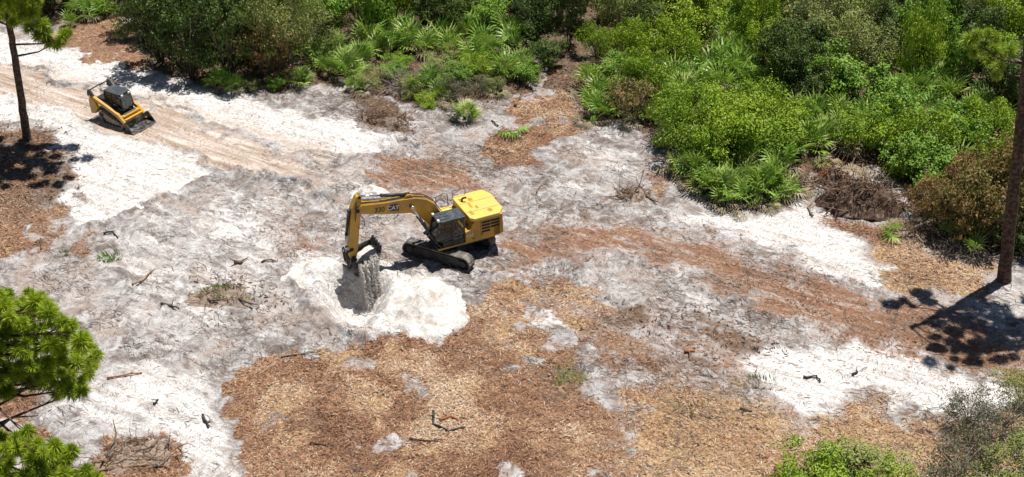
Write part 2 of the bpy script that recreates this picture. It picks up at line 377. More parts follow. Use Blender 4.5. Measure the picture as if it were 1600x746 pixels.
def axis(lo, hi, step, far):
    core = np.arange(lo, hi + 1e-6, step); out = []; s = step; x = hi
    while x < far: s *= 1.22; x += s; out.append(x)
    out2 = []; s = step; x = lo
    while x > -far: s *= 1.22; x -= s; out2.append(x)
    return np.array(out2[::-1] + list(core) + out)
GX = axis(-40.0, 40.0, 0.105, 2500.0); GY = axis(-25.0, 27.0, 0.105, 2500.0)
XX, YY = np.meshgrid(GX, GY); XX = XX.astype(np.float32); YY = YY.astype(np.float32)
W1 = fbm(XX * 0.7 + 5, YY * 0.7, 4) - 0.5; W2 = fbm(XX * 0.7 + 55, YY * 0.7 + 31, 4) - 0.5
WX, WY = XX + W1 * 3.0, YY + W2 * 3.0
Z = {k: np.zeros(XX.shape, np.float32) for k in ('white', 'mulch', 'tan', 'red', 'straw', 'humus', 'moss')}
for zn, pts, fe, st in ZONES:
    P = poly(pts); pad = fe + 2
    ix = np.where((GX > P[:, 0].min() - pad) & (GX < P[:, 0].max() + pad))[0]; iy = np.where((GY > P[:, 1].min() - pad) & (GY < P[:, 1].max() + pad))[0]
    if len(ix) == 0 or len(iy) == 0: continue
    sl_ = np.s_[iy[0]:iy[-1] + 1, ix[0]:ix[-1] + 1]
    d = sdf(P, WX[sl_], WY[sl_])
    fe = fe * (1.9 if zn in ('white', 'red', 'straw') else 1.3)
    Z[zn][sl_] = np.maximum(Z[zn][sl_], st * sstep(fe, -fe, d))
pt_ = fbm(XX * 0.5 + 11, YY * 0.5 + 29, 4, 0.6)
Z['mulch'] = Z['mulch'] * (1 - 0.62 * sstep(0.57, 0.68, pt_)); Z['straw'] = np.maximum(Z['straw'], 0.85 * Z['mulch'] * sstep(0.56, 0.66, fbm(XX * 0.35 + 70, YY * 0.35 + 5, 4, 0.6)))
far_h = sstep(44, 60, np.hypot(XX, YY - 3))
Z['humus'] = np.maximum(Z['humus'], far_h * 0.8)
# heights: gentle rolls, churned clods, wheel and track ruts along the haul road, the dug pit
RD = (G(450, 262) - G(0, 125)).normalized()
S_al, S_ac = XX * RD.x + YY * RD.y, -XX * RD.y + YY * RD.x
road = np.maximum(Z['tan'], Z['red'] * 0.7)
churn = np.clip(1 - 0.75 * road - 0.25 * Z['white'], 0.1, 1)
H = 0.5 * (fbm(XX * 0.06, YY * 0.06, 3) - 0.5)
rid = 1 - np.abs(2 * fbm(XX * 1.1 + 9, YY * 1.1, 5, 0.6) - 1)
H = H + churn * (0.26 * (rid - 0.8) + 0.11 * (fbm(XX * 2.6, YY * 2.6 + 7, 4, 0.62) - 0.5))
H = H + 0.22 * (fbm(S_al * 0.10, S_ac * 1.7, 3, 0.6) - 0.5) * (0.25 + road + 0.6 * Z['white'])
# tread prints of the track machines: fine cross bars inside a few lanes
for (a, b) in (((180, 270), (240, 420)), ((330, 260), (400, 420)), ((230, 300), (330, 350)), ((420, 520), (520, 470)), ((140, 470), (230, 620)), ((250, 200), (520, 300)), ((820, 400), (1080, 440)), ((430, 400), (300, 560)), ((1200, 440), (1500, 540)), ((690, 385), (430, 310)), ((720, 395), (960, 455))):
    A, B = G(*a), G(*b); dv = (B - A); Ln = dv.length; dv.normalize()
    u = (XX - A.x) * dv.x + (YY - A.y) * dv.y; v = -(XX - A.x) * dv.y + (YY - A.y) * dv.x + 0.5 * np.sin(u * 0.35)
    for off in (-1.1, 1.1):
        lane = sstep(0.38, 0.26, np.abs(v - off)) * sstep(0, 1, u) * sstep(Ln, Ln - 1, u) * sstep(0.35, 0.55, fbm(XX * 0.5, YY * 0.5 + 3, 2))
        H = H - lane * 0.10 + lane * 0.075 * np.sin(u * 2 * math.pi / 0.42)
for pts, hh, ww in (([(150, 352), (240, 322), (330, 268), (440, 282), (520, 300)], 0.28, 0.35), ([(628, 216), (560, 262), (600, 285)], 0.25, 0.35), ([(0, 150), (120, 188), (260, 232), (400, 272)], 0.16, 0.25), ([(0, 100), (140, 132), (300, 185), (430, 225)], 0.14, 0.22),
                    ([(455, 440), (500, 492), (560, 530)], 0.3, 0.4), ([(830, 420), (960, 400), (1100, 440), (1230, 500)], 0.16, 0.3), ([(180, 420), (230, 470), (300, 500)], 0.2, 0.3), ([(1000, 560), (1120, 540), (1250, 535)], 0.2, 0.35), ([(880, 300), (980, 330), (1080, 350)], 0.16, 0.3), ([(600, 230), (700, 215), (780, 235)], 0.18, 0.3)):
    q = [G(*t) for t in pts]; dm = np.full(XX.shape, 9.0, np.float32)
    for A, B in zip(q[:-1], q[1:]):
        ex_, ey_ = B.x - A.x, B.y - A.y; t = np.clip(((WX - A.x) * ex_ + (WY - A.y) * ey_) / (ex_ * ex_ + ey_ * ey_), 0, 1)
        dm = np.minimum(dm, np.hypot(WX - A.x - t * ex_, WY - A.y - t * ey_))
    H = H + hh * np.exp(-(dm / ww) ** 2) * (0.4 + 1.2 * fbm(XX * 0.9, YY * 0.9 + 20, 3))
PC = G(564, 447)
def pit(x, y):
    dx = (x - PC.x); dy = (y - PC.y)
    rx = np.where(dx > 0, 1.6, 2.1); ry = np.where(dy > 0, 1.6, 4.4)
    q = np.sqrt((dx / rx) ** 2 + (dy / ry) ** 2) + 0.25 * (fbm(x * 1.3, y * 1.3, 3) - 0.5)
    return -1.6 * sstep(1.0, 0.3, q) + 0.28 * np.exp(-((q - 1.15) / 0.22) ** 2)
H = H + pit(XX, YY)
far = sstep(60, 200, np.hypot(XX, YY)); H = (H * (1 - far)).astype(np.float32)
def hgt(x, y):
    i = int(np.clip(np.searchsorted(GX, x) - 1, 0, len(GX) - 2)); j = int(np.clip(np.searchsorted(GY, y) - 1, 0, len(GY) - 2))
    fx = (x - GX[i]) / (GX[i + 1] - GX[i]); fy = (y - GY[j]) / (GY[j + 1] - GY[j])
    return float((H[j, i] * (1 - fx) + H[j, i + 1] * fx) * (1 - fy) + (H[j + 1, i] * (1 - fx) + H[j + 1, i + 1] * fx) * fy)
def hgt_n(x, y):
    i = np.clip(np.searchsorted(GX, x) - 1, 0, len(GX) - 2); j = np.clip(np.searchsorted(GY, y) - 1, 0, len(GY) - 2)
    fx = (x - GX[i]) / (GX[i + 1] - GX[i]); fy = (y - GY[j]) / (GY[j + 1] - GY[j])
    return (H[j, i] * (1 - fx) + H[j, i + 1] * fx) * (1 - fy) + (H[j + 1, i] * (1 - fx) + H[j + 1, i + 1] * fx) * fy
def zval(k, x, y):
    i = np.clip(np.searchsorted(GX, x) - 1, 0, len(GX) - 2); j = np.clip(np.searchsorted(GY, y) - 1, 0, len(GY) - 2)
    return Z[k][j, i]
def GH(px, py):
    p = G(px, py); z = hgt(p.x, p.y); return Vector((p.x, p.y, z))

nx, ny = len(GX), len(GY)
idx = np.arange(nx * ny).reshape(ny, nx)
F = np.stack([idx[:-1, :-1], idx[:-1, 1:], idx[1:, 1:], idx[1:, :-1]], -1).reshape(-1, 4)
gme = np_mesh('ground', np.stack([XX, YY, H], -1).reshape(-1, 3), F, smooth=True)
for an, ks in (('zone_a', ('white', 'mulch', 'tan', 'red')), ('zone_b', ('straw', 'humus', 'moss', None))):
    a = gme.attributes.new(an, 'FLOAT_COLOR', 'POINT')
    arr = np.stack([Z[k] if k else np.ones(XX.shape, np.float32) for k in ks], -1).astype(np.float32)
    a.data.foreach_set('color', arr.ravel())
def groundmat():
    m, nt, b, out = nmat('cleared_sandy_ground')
    g = nt.nodes.new('ShaderNodeNewGeometry').outputs['Position']
    n0 = noise(nt, g, 0.33, 5, 0.6, 0.8); n1 = noise(nt, g, 0.95, 7, 0.66, 1.4); n2 = noise(nt, g, 4.2, 4, 0.65, 1.2); n3 = noise(nt, g, 1.5, 6, 0.68, 2.2)
    mp = nt.nodes.new('ShaderNodeMapping'); L(nt, g, mp.inputs[0]); ang = math.atan2(RD.y, RD.x)
    mp.vector_type = 'TEXTURE'; mp.inputs['Rotation'].default_value = (0, 0, ang); mp.inputs['Scale'].default_value = (7.0, 0.6, 1.0)
    st = noise(nt, mp.outputs[0], 1.4, 7, 0.66, 0.3)
    def thread(scale, w, dist, amt):
        t = math_(nt, 'ABSOLUTE', math_(nt, 'SUBTRACT', noise(nt, g, scale, 3, 0.5, dist), 0.5))
        return maprange(nt, t, 0.0, w, amt, 0.0)
    sa = nt.nodes.new('ShaderNodeSeparateColor'); A = attr(nt, 'zone_a'); L(nt, A.outputs['Color'], sa.inputs[0])
    sb = nt.nodes.new('ShaderNodeSeparateColor'); Bz = attr(nt, 'zone_b'); L(nt, Bz.outputs['Color'], sb.inputs[0])
    mp2 = nt.nodes.new('ShaderNodeMapping'); L(nt, g, mp2.inputs[0]); mp2.vector_type = 'TEXTURE'; mp2.inputs['Rotation'].default_value = (0, 0, ang); mp2.inputs['Scale'].default_value = (2.4, 0.75, 1.0)
    nz = noise(nt, mp2.outputs[0], 0.85, 6, 0.66, 1.1)
    def zone(v, var=1.15, src=None):
        src = src or nz
        k = math_(nt, 'ADD', v, math_(nt, 'MULTIPLY', math_(nt, 'SUBTRACT', src, 0.5), var))
        return math_(nt, 'MULTIPLY', maprange(nt, k, 0.32, 0.68), maprange(nt, v, 0.0, 0.12))
    c = ramp(nt, math_(nt, 'ADD', math_(nt, 'MULTIPLY', n1, 0.6), math_(nt, 'MULTIPLY', n0, 0.4)),
             [(0.34, (0.11, 0.085, 0.07)), (0.44, (0.235, 0.205, 0.19)), (0.51, (0.39, 0.37, 0.36)), (0.60, (0.57, 0.56, 0.555))])
    c = mix(nt, maprange(nt, n0, 0.46, 0.66, 0.0, 0.6), c, (0.29, 0.195, 0.14))
    cw = ramp(nt, math_(nt, 'ADD', math_(nt, 'MULTIPLY', n3, 0.5), math_(nt, 'MULTIPLY', st, 0.5)), [(0.32, (0.33, 0.285, 0.25)), (0.44, (0.55, 0.515, 0.485)), (0.53, (0.70, 0.675, 0.65)), (0.66, (0.76, 0.745, 0.73))])
    c = mix(nt, zone(sa.outputs[0]), c, cw)
    ct = ramp(nt, st, [(0.34, (0.31, 0.23, 0.165)), (0.46, (0.45, 0.355, 0.29)), (0.56, (0.57, 0.48, 0.415)), (0.68, (0.72, 0.67, 0.625))])
    c = mix(nt, zone(sa.outputs[2], 0.9, st), c, ct)
    cr = ramp(nt, math_(nt, 'ADD', math_(nt, 'MULTIPLY', st, 0.6), math_(nt, 'MULTIPLY', n2, 0.4)), [(0.36, (0.13, 0.075, 0.05)), (0.46, (0.23, 0.12, 0.072)), (0.54, (0.32, 0.19, 0.125)), (0.62, (0.50, 0.43, 0.38))])
    c = mix(nt, zone(A.outputs['Alpha'], 1.3), c, cr)
    cm = ramp(nt, n2, [(0.3, (0.09, 0.05, 0.032)), (0.45, (0.21, 0.115, 0.07)), (0.58, (0.31, 0.185, 0.115)), (0.72, (0.44, 0.32, 0.23))])
    c = mix(nt, zone(sa.outputs[1], 0.8), c, cm)
    cs = ramp(nt, n2, [(0.3, (0.22, 0.125, 0.06)), (0.47, (0.40, 0.26, 0.13)), (0.65, (0.56, 0.40, 0.23))])
    c = mix(nt, zone(sb.outputs[0], 1.2), c, cs)
    ch = ramp(nt, n2, [(0.3, (0.045, 0.03, 0.02)), (0.5, (0.13, 0.085, 0.055)), (0.7, (0.26, 0.19, 0.13))])
    c = mix(nt, zone(sb.outputs[1], 0.8), c, ch)
    c = mix(nt, zone(sb.outputs[2], 0.8, n2), c, (0.14, 0.17, 0.05))
    c = mix(nt, thread(1.3, 0.022, 2.4, 0.8), c, (0.11, 0.085, 0.07))
    c = mix(nt, thread(3.0, 0.035, 1.8, 0.5), c, (0.15, 0.12, 0.10))
    L(nt, c, b.inputs['Base Color']); b.inputs['Roughness'].default_value = 1.0; b.inputs['Specular IOR Level'].default_value = 0.05
    bump(nt, math_(nt, 'ADD', math_(nt, 'MULTIPLY', n3, 1.2), n2), b, 1.0, 0.06)
    return m
ground = obj('ground', gme, groundmat()); tag(ground, kind='structure')

# ------------------------------------------------------------------ excavator
def stadium(L_, h, n=14, raise_front=0.0):
    r = h / 2; pts = []
    for i in range(n + 1):
        t = -math.pi / 2 + math.pi * i / n; pts.append((L_ / 2 - r + r * math.cos(t), r + r * math.sin(t)))
    for i in range(n + 1):
        t = math.pi / 2 + math.pi * i / n; pts.append((-L_ / 2 + r + r * math.cos(t), r + r * math.sin(t)))
    return pts
def resample(pts, n):
    P = [Vector((a, b)) for a, b in pts]; P.append(P[0]); seg = [(P[i + 1] - P[i]).length for i in range(len(P) - 1)]
    T = sum(seg); out = []; k = 0; acc = 0
    for i in range(n):
        s = T * i / n
        while k < len(seg) - 1 and acc + seg[k] < s: acc += seg[k]; k += 1
        d = (P[k + 1] - P[k]); dn = d.normalized() if d.length else Vector((1, 0))
        out.append((P[k] + dn * (s - acc), dn))
    return out, T / n
def track_belt(mb, pts, n, yc, w, thick=0.05, bar=0.035, gap=0.92):
    sm, pitch = resample(pts, n)
    for p, d in sm:
        nr = Vector((d.y, -d.x))      # outward for a counter-clockwise path
        M = Matrix(((d.x, 0, nr.x, p.x), (0, 1, 0, yc), (d.y, 0, nr.y, p.y), (0, 0, 0, 1)))
        mb.box(-pitch * gap / 2, pitch * gap / 2, -w / 2, w / 2, -thick, 0, M)
        mb.box(-pitch * 0.12, pitch * 0.06, -w / 2 + 0.01, w / 2 - 0.01, 0, bar, M)
EXA = R(26)
EXP = G(702, 388); EXP.z = hgt(EXP.x, EXP.y) + 0.02
ex = empty('excavator', EXP, math.pi + EXA)
tag(ex, 'yellow tracked excavator with black cab, dumping sand from its raised bucket', 'excavator')
UM = Matrix.Rotation(R(-27) - (math.pi + EXA), 4, 'Z')
TL, TH, TW, GA = 4.35, 0.92, 0.62, 1.28
for sgn in (-1, 1):
    mb = MB(); track_belt(mb, stadium(TL, TH), 50, sgn * GA, TW)
    tr = mb.build('track', M_steel, ex, UM)
    mb = MB(); mb.prism([(a * 0.9, 0.13 + b * 0.62) for a, b in stadium(3.5, 0.95, 6)], sgn * GA - 0.2, sgn * GA + 0.2); mb.build('track_frame', M_black, tr, UM, 0.02)
    for xx, nm in ((TL / 2 - TH / 2, 'idler_wheel'), (-TL / 2 + TH / 2, 'drive_sprocket')):
        mb = MB(); mb.cyl((xx, sgn * GA - 0.12, TH / 2), (xx, sgn * GA + 0.12, TH / 2), TH / 2 - 0.07, n=20)
        mb.cyl((xx, sgn * GA - 0.27, TH / 2), (xx, sgn * GA + 0.27, TH / 2), 0.2, n=12); mb.build(nm, M_dark, tr, UM)
    for i in range(7):
        xx = -1.35 + i * 0.45
        mb = MB(); mb.cyl((xx, sgn * GA - 0.25, 0.17), (xx, sgn * GA + 0.25, 0.17), 0.11, n=10); mb.build('track_roller', M_dark, tr, UM)
mb = MB(); mb.prism([(-1.1, 0.42), (1.1, 0.42), (0.9, 0.82), (-0.9, 0.82)], -1.15, 1.15); mb.cyl((0, 0, 0.8), (0, 0, 1.06), 0.62, n=24)
mb.build('undercarriage', M_black, ex, UM, 0.02)
# house
mb = MB(); mb.prism([(-2.05, -1.3), (0.8, -1.3), (1.2, -0.45), (1.2, 1.36), (-2.05, 1.36)], 1.06, 1.2, 'z'); mb.build('deck', M_black, ex, None, 0.015)
mb = MB(); mb.prism([(-0.44, 1.17), (1.26, 1.17), (1.26, 1.25), (-0.44, 1.25)], 1.30, 1.42); mb.build('cab_step', M_yellow_shaded, ex, None, 0.01)
# left side housing, stepped towards the cab
mb = MB(); mb.prism([(-0.42, 1.16), (-0.42, 1.9), (-0.72, 1.98), (-0.9, 2.35), (-1.05, 2.5), (-2.72, 2.55), (-2.78, 1.3), (-2.2, 1.16)], 1.02, 1.40)
sp = mb.build('side_housing', M_yellow_shaded, ex, None, 0.03)
for i in range(4):
    z0 = 1.62 + i * 0.2
    for x0, x1 in ((-2.52, -1.98), (-1.94, -1.42)):
        if i == 0 and x1 < -1.95: continue
        mb = MB(); mb.box(x0, x1, 1.385, 1.412, z0, z0 + 0.12)
        for k in range(2): mb.box(x0, x1, 1.41, 1.425, z0 + 0.03 + k * 0.05, z0 + 0.05 + k * 0.05)
        mb.build('grille', M_decal, sp)
for x0 in (-0.98, -1.36):
    mb = MB(); mb.box(x0, x0 + 0.012, 1.398, 1.404, 1.22, 1.95 if x0 > -1 else 2.42); mb.build('panel_seam', M_decal, sp)
for x0, z0 in ((-0.95, 1.36), (-1.5, 1.5)):
    mb = MB(); mb.box(x0, x0 + 0.11, 1.395, 1.42, z0, z0 + 0.06); mb.build('latch', M_black, sp)
# engine hood
mb = MB(); mb.prism([(-0.85, -1.30), (-0.85, 1.02), (-2.5, 1.02), (-2.5, -1.30)], 1.2, 2.46, 'z'); mb.build('engine_bay', M_yellow_shaded, ex, None, 0.03)
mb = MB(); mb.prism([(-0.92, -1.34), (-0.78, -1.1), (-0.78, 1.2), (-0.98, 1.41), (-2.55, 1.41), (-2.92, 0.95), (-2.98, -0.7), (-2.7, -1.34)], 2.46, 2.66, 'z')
hd = mb.build('engine_hood', M_yellow_sunlit, ex, None, 0.06)
for (x0, x1, y0, y1) in ((-1.2, -1.0, 0.55, 0.95), (-1.42, -1.3, -0.25, 0.25), (-1.7, -1.55, 0.15, 0.45), (-1.15, -1.0, -0.9, -0.65), (-2.3, -2.05, 0.75, 1.05), (-1.75, -1.5, -0.75, -0.45)):
    mb = MB(); mb.box(x0, x1, y0, y1, 2.655, 2.675)
    for k in range(3): mb.box(x0 + 0.02, x1 - 0.02, y0 + 0.03 + k * (y1 - y0) / 3.2, y0 + 0.05 + k * (y1 - y0) / 3.2, 2.673, 2.69)
    mb.build('hood_vent', M_yellow_shaded, hd)
for y0 in (-0.35, 0.62):
    mb = MB(); mb.box(-2.85, -0.85, y0, y0 + 0.02, 2.655, 2.667); mb.build('hood_seam', M_decal, hd)
mb = MB(); mb.tube([(-1.12, -0.6, 2.62), (-1.12, -0.6, 2.82), (-1.2, -0.56, 2.9), (-1.36, -0.5, 2.92)], 0.06, 10); mb.build('exhaust_pipe', M_dark, ex)
mb = MB(); mb.prism([(-2.1, -1.36), (-2.1, 1.4), (-2.62, 1.4), (-2.86, 1.1), (-2.98, 0.5), (-3.0, 0), (-2.98, -0.5), (-2.86, -1.05), (-2.62, -1.36)], 1.2, 2.4, 'z'); mb.build('counterweight', M_yellow_shaded, ex, None, 0.07)
# right side tool box and tank
mb = MB(); mb.box(-0.85, 0.2, -1.34, -0.45, 1.2, 2.1); mb.build('fuel_tank', M_yellow_sunlit, ex, None, 0.04)
mb = MB(); mb.box(0.22, 0.95, -1.34, -0.62, 1.2, 1.72); mb.build('tool_box', M_yellow_shaded, ex, None, 0.03)
mb = MB(); mb.box(-0.83, -0.5, -0.44, 1.0, 1.2, 1.92); mb.build('centre_cover', M_yellow_shaded, ex, None, 0.03)
mb = MB()
mb.tube([(0.9, -1.28, 1.72), (0.9, -1.28, 2.4), (0.7, -1.28, 2.75), (0.3, -1.28, 2.9), (-0.3, -1.28, 3.05), (-0.5, -1.28, 2.95), (-0.55, -1.28, 2.1)], 0.022, 6)
mb.tube([(0.2, -1.28, 2.1), (0.2, -1.28, 2.9)], 0.02, 6)
mb.tube([(-0.8, -1.24, 2.66), (-0.8, -1.24, 3.08), (-1.2, -1.24, 3.08), (-1.6, -1.24, 3.08), (-1.6, -1.24, 2.66)], 0.02, 6)
mb.tube([(1.0, -0.66, 1.72), (1.0, -0.66, 2.3), (0.6, -0.66, 2.3), (0.6, -0.66, 1.72)], 0.018, 6)
mb.build('handrail', M_black, ex)
# cab
CO = Matrix.Translation((-0.6, 0, 0))
cabp = [(0.22, 1.22), (1.55, 1.22), (1.92, 1.62), (1.98, 1.85), (1.72, 2.9), (0.26, 2.92)]
mb = MB(); Y0, Y1 = 0.38, 1.40
def post(mb, a, b, y, w=0.045):
    mb.tube([(a[0], y, a[1]), (b[0], y, b[1])], w, 4)
for y in (Y0 + 0.04, Y1 - 0.04):
    for i in range(6): post(mb, cabp[i], cabp[(i + 1) % 6], y, 0.055)
    post(mb, (0.98, 1.25), (0.95, 2.9), y, 0.05); post(mb, (0.3, 1.75), (1.9, 1.72), y, 0.03)
for a in cabp: mb.tube([(a[0], Y0 + 0.04, a[1]), (a[0], Y1 - 0.04, a[1])], 0.05, 4)
cab = mb.build('cab', M_black, ex, CO)
mb = MB(); mb.box(0.24, 1.55, Y0 + 0.03, Y1 - 0.02, 1.2, 1.28); mb.box(0.22, 0.3, Y0 + 0.06, Y1 - 0.06, 1.25, 1.8)
mb.box(0.28, 1.55, Y1 - 0.045, Y1 - 0.01, 1.24, 1.6); mb.box(0.28, 1.55, Y0 + 0.01, Y0 + 0.05, 1.24, 1.7); mb.build('cab_panel', M_black, cab, CO)
for pr in ([(0.3, 1.62), (0.92, 1.62), (0.9, 2.86), (0.32, 2.86)], [(1.02, 1.62), (1.58, 1.62), (1.9, 1.75), (1.93, 1.86), (1.69, 2.86), (1.0, 2.86)]):
    for y in (Y0 + 0.03, Y1 - 0.045):
        mb = MB(); mb.prism(pr, y, y + 0.012); mb.build('side_window', M_glass, cab, CO)
mb = MB(); mb._add([(1.93, Y0 + 0.08, 1.9), (1.93, Y1 - 0.08, 1.9), (1.70, Y1 - 0.08, 2.86), (1.70, Y0 + 0.08, 2.86), (1.945, Y0 + 0.08, 1.9), (1.945, Y1 - 0.08, 1.9), (1.715, Y1 - 0.08, 2.86), (1.715, Y0 + 0.08, 2.86)], [(0, 1, 2, 3), (7, 6, 5, 4), (0, 4, 5, 1), (1, 5, 6, 2), (2, 6, 7, 3), (3, 7, 4, 0)])
mb.build('windscreen', M_glass, cab, CO)
mb = MB(); mb.prism([(0.18, Y0 - 0.01), (1.6, Y0 - 0.01), (1.78, Y0 + 0.12), (1.78, Y1 - 0.1), (1.6, Y1 + 0.02), (0.18, Y1 + 0.02)], 2.9, 3.0, 'z'); rf = mb.build('cab_roof', M_roof, cab, CO, 0.03)
for k in range(3):
    mb = MB(); mb.box(1.05, 1.55, Y0 + 0.16 + k * 0.27, Y0 + 0.3 + k * 0.27, 2.99, 3.03); mb.build('roof_rib', M_roof, cab, CO, 0.012)
mb = MB(); mb.prism([(0.55, 1.55), (1.05, 1.5), (1.05, 1.66), (0.72, 1.7), (0.6, 2.4), (0.45, 2.4)], 0.66, 1.12); mb.build('driver_seat', M_seat, cab, CO, 0.03)
for y in (0.52, 1.28):
    mb = MB(); mb.box(1.7, 1.82, y - 0.09, y + 0.09, 2.98, 3.1); mb.build('work_light', M_lamp, cab, CO, 0.02)
mb = MB(); mb.tube([(1.7, 1.38, 2.5), (1.85, 1.55, 2.5), (1.85, 1.55, 2.25)], 0.015, 5); mb.box(1.82, 1.86, 1.45, 1.65, 2.15, 2.48); mb.build('mirror', M_black, cab, CO)
mb = MB(); mb.tube([(1.0, 1.43, 1.5), (1.0, 1.46, 1.6), (1.0, 1.46, 2.3), (1.0, 1.43, 2.4)], 0.015, 5); mb.build('grab_handle', M_black, cab, CO)
# boom
BW = 0.27
BS = Matrix(((0.88, 0, 0, 0.04), (0, 1, 0, 0), (0, 0, 0.92, 0.104), (0, 0, 0, 1)))
bp = [(0.35, 1.62), (0.62, 1.55), (1.3, 2.27), (2.14, 3.14), (2.63, 3.5), (3.4, 3.66), (4.3, 3.84), (5.72, 4.22), (6.1, 4.36), (6.32, 4.56), (6.2, 4.78), (5.72, 4.84), (4.3, 4.64), (3.1, 4.56), (2.3, 4.46), (1.6, 4.2), (1.0, 3.72), (0.58, 3.0), (0.3, 2.0)]
mb = MB(); mb.prism(bp, -BW, BW); bo = mb.build('boom', M_yellow_shaded, ex, BS, 0.025)
for x, z, w in ((2.75, 4.62, 0.16), (2.62, 4.02, 0.34), (0.5, 1.9, 0.36), (6.15, 4.56, 0.34)):
    mb = MB(); mb.cyl((x, -w, z), (x, w, z), 0.12, n=14); mb.build('pivot_pin', M_dark, bo, BS)
mb = MB(); mb.prism([(2.4, 4.42), (2.55, 4.74), (2.85, 4.76), (3.05, 4.5)], -0.2, -0.13); mb.prism([(2.4, 4.42), (2.55, 4.74), (2.85, 4.76), (3.05, 4.5)], 0.13, 0.2); mb.build('cylinder_bracket', M_yellow_shaded, bo, BS, 0.01)
def ram(p0, p1, r, part, f=0.58, y=0.0):
    a, b = Vector((p0[0], y, p0[1])), Vector((p1[0], y, p1[1])); c = a.lerp(b, f)
    m = MB(); m.cyl(a, c, r, n=14); m.cyl(c - (b - a).normalized() * 0.12, c, r * 1.18, n=14); m.cyl(a + Vector((0, -0.1, 0)), a + Vector((0, 0.1, 0)), r * 1.1, n=12)
    o = m.build(part, M_black, ex, BS); m = MB(); m.cyl(c, b, r * 0.52, n=12); m.cyl(b + Vector((0, -0.1, 0)), b + Vector((0, 0.1, 0)), r, n=12); m.build('cylinder_rod', M_chrome, o, BS)
    return o
for y in (-0.42, 0.42): ram((1.15, 1.3), (2.6, 4.0), 0.105, 'boom_cylinder', 0.5, y)
ram((2.72, 4.66), (5.92, 5.38), 0.1, 'stick_cylinder', 0.55)
mb = MB()
for k, y in enumerate((-0.2, -0.1, 0.12, 0.2)):
    mb.tube([(0.5, y, 3.0), (1.0, y, 3.85), (1.6, y, 4.3), (2.3, y, 4.54), (3.4, y, 4.66), (4.4, y, 4.72), (5.6, y, 4.93), (5.9, y * 1.3, 5.05), (6.2, y * 1.6, 4.9 + 0.1 * k), (6.3, y * 1.7, 4.4), (6.35, y * 1.5, 3.9)], 0.022, 5)
mb.tube([(6.0, 0.3, 4.3), (5.8, 0.33, 3.9), (5.78, 0.33, 3.5), (5.98, 0.3, 3.3), (6.2, 0.28, 3.45)], 0.022, 5)
mb.build('hydraulic_hose', M_dark, bo, BS)
lm = lambda x, z, y: Matrix(((-1, 0, 0, x), (0, 0, 1, y), (0, 1, 0, z), (0, 0, 0, 1)))
tl = Matrix.Rotation(R(-8), 4, 'Z')
mb = MB(); mb.prism([(3.42, 3.9), (3.5, 4.38), (4.02, 4.44), (4.2, 4.14), (4.1, 4.0)][::-1], BW + 0.001, BW + 0.004); mb.build('decal', M_decal, bo, BS)
lettering('lettering', 'CAT', 0.40, M_white, bo, BS @ lm(3.82, 4.17, BW + 0.006) @ tl)
lettering('lettering', '330', 0.46, M_decal, bo, BS @ lm(4.72, 4.26, BW + 0.005) @ tl)
lettering('lettering', 'CAT', 0.22, M_white, sp, lm(-0.72, 1.62, 1.404))
# stick, linkage, bucket
kp = [(5.82, 5.36), (5.98, 5.52), (6.14, 5.44), (6.5, 4.7), (6.68, 3.6), (6.84, 2.1), (6.8, 1.3), (6.55, 1.2), (6.4, 1.32), (6.24, 2.0), (6.08, 3.2), (5.94, 4.2), (5.9, 4.6)]
SW = 0.2
mb = MB(); mb.prism(kp, -SW, SW); stk = mb.build('stick', M_yellow_shaded, ex, BS, 0.02)
for x, z, w in ((6.16, 4.58, 0.36), (6.6, 1.36, 0.3), (5.96, 5.4, 0.24), (6.66, 1.95, 0.26)):
    mb = MB(); mb.cyl((x, -w, z), (x, w, z), 0.1, n=12); mb.build('pivot_pin', M_dark, stk, BS)
ram((6.62, 4.5), (7.08, 1.85), 0.09, 'bucket_cylinder', 0.6)
mb = MB()
for y in (-0.26, 0.26):
    mb.prism([(6.62, 1.88), (6.7, 2.0), (7.14, 1.92), (7.12, 1.78)], y - 0.03, y + 0.03)
    mb.prism([(7.02, 1.88), (7.16, 1.82), (7.06, 0.92), (6.94, 0.94)], y - 0.03, y + 0.03)
mb.build('bucket_link', M_dark, ex, BS, 0.01)
# bucket, curled up towards the machine and tipped to its near side
bo_ = [(6.62, 1.42), (7.05, 0.98), (7.08, 0.55), (6.8, 0.22), (6.35, 0.10), (5.85, 0.2), (5.45, 0.52), (5.15, 1.0)]
bi_ = [(5.2, 1.03), (5.5, 0.58), (5.87, 0.28), (6.33, 0.19), (6.75, 0.3), (6.98, 0.58), (6.96, 0.94), (6.58, 1.34)]
BKW = 0.62
BT = Matrix.Translation((-0.74, 0, -0.03)) @ Matrix.Translation((6.6, 0, 1.35)) @ Matrix.Rotation(R(24), 4, 'Y') @ Matrix.Rotation(R(-10), 4, 'X') @ Matrix.Translation((-6.6, 0, -1.35))
mb = MB(); mb.prism(bo_ + bi_, -BKW, BKW)
sidep = bo_ + [(5.6, 1.12), (6.2, 1.3)]
for y in (-BKW, BKW): mb.prism(sidep, y - 0.025, y + 0.025)
bk = mb.build('bucket', M_bucket, ex, BT)
for k in range(5):
    y = -0.5 + k * 0.25
    mb = MB(); mb.prism([(5.27, 0.88), (5.12, 0.92), (4.93, 1.3), (4.97, 1.31), (5.24, 1.08)], y - 0.06, y + 0.06); mb.build('bucket_tooth', M_bucket, bk, BT)
mb = MB()
for y in (-0.28, 0.28): mb.prism([(6.45, 1.25), (6.55, 1.5), (6.75, 1.48), (7.1, 1.0), (7.05, 0.8), (6.9, 0.9)], y - 0.04, y + 0.04)
mb.build('bucket_ear', M_bucket, bk, BT)
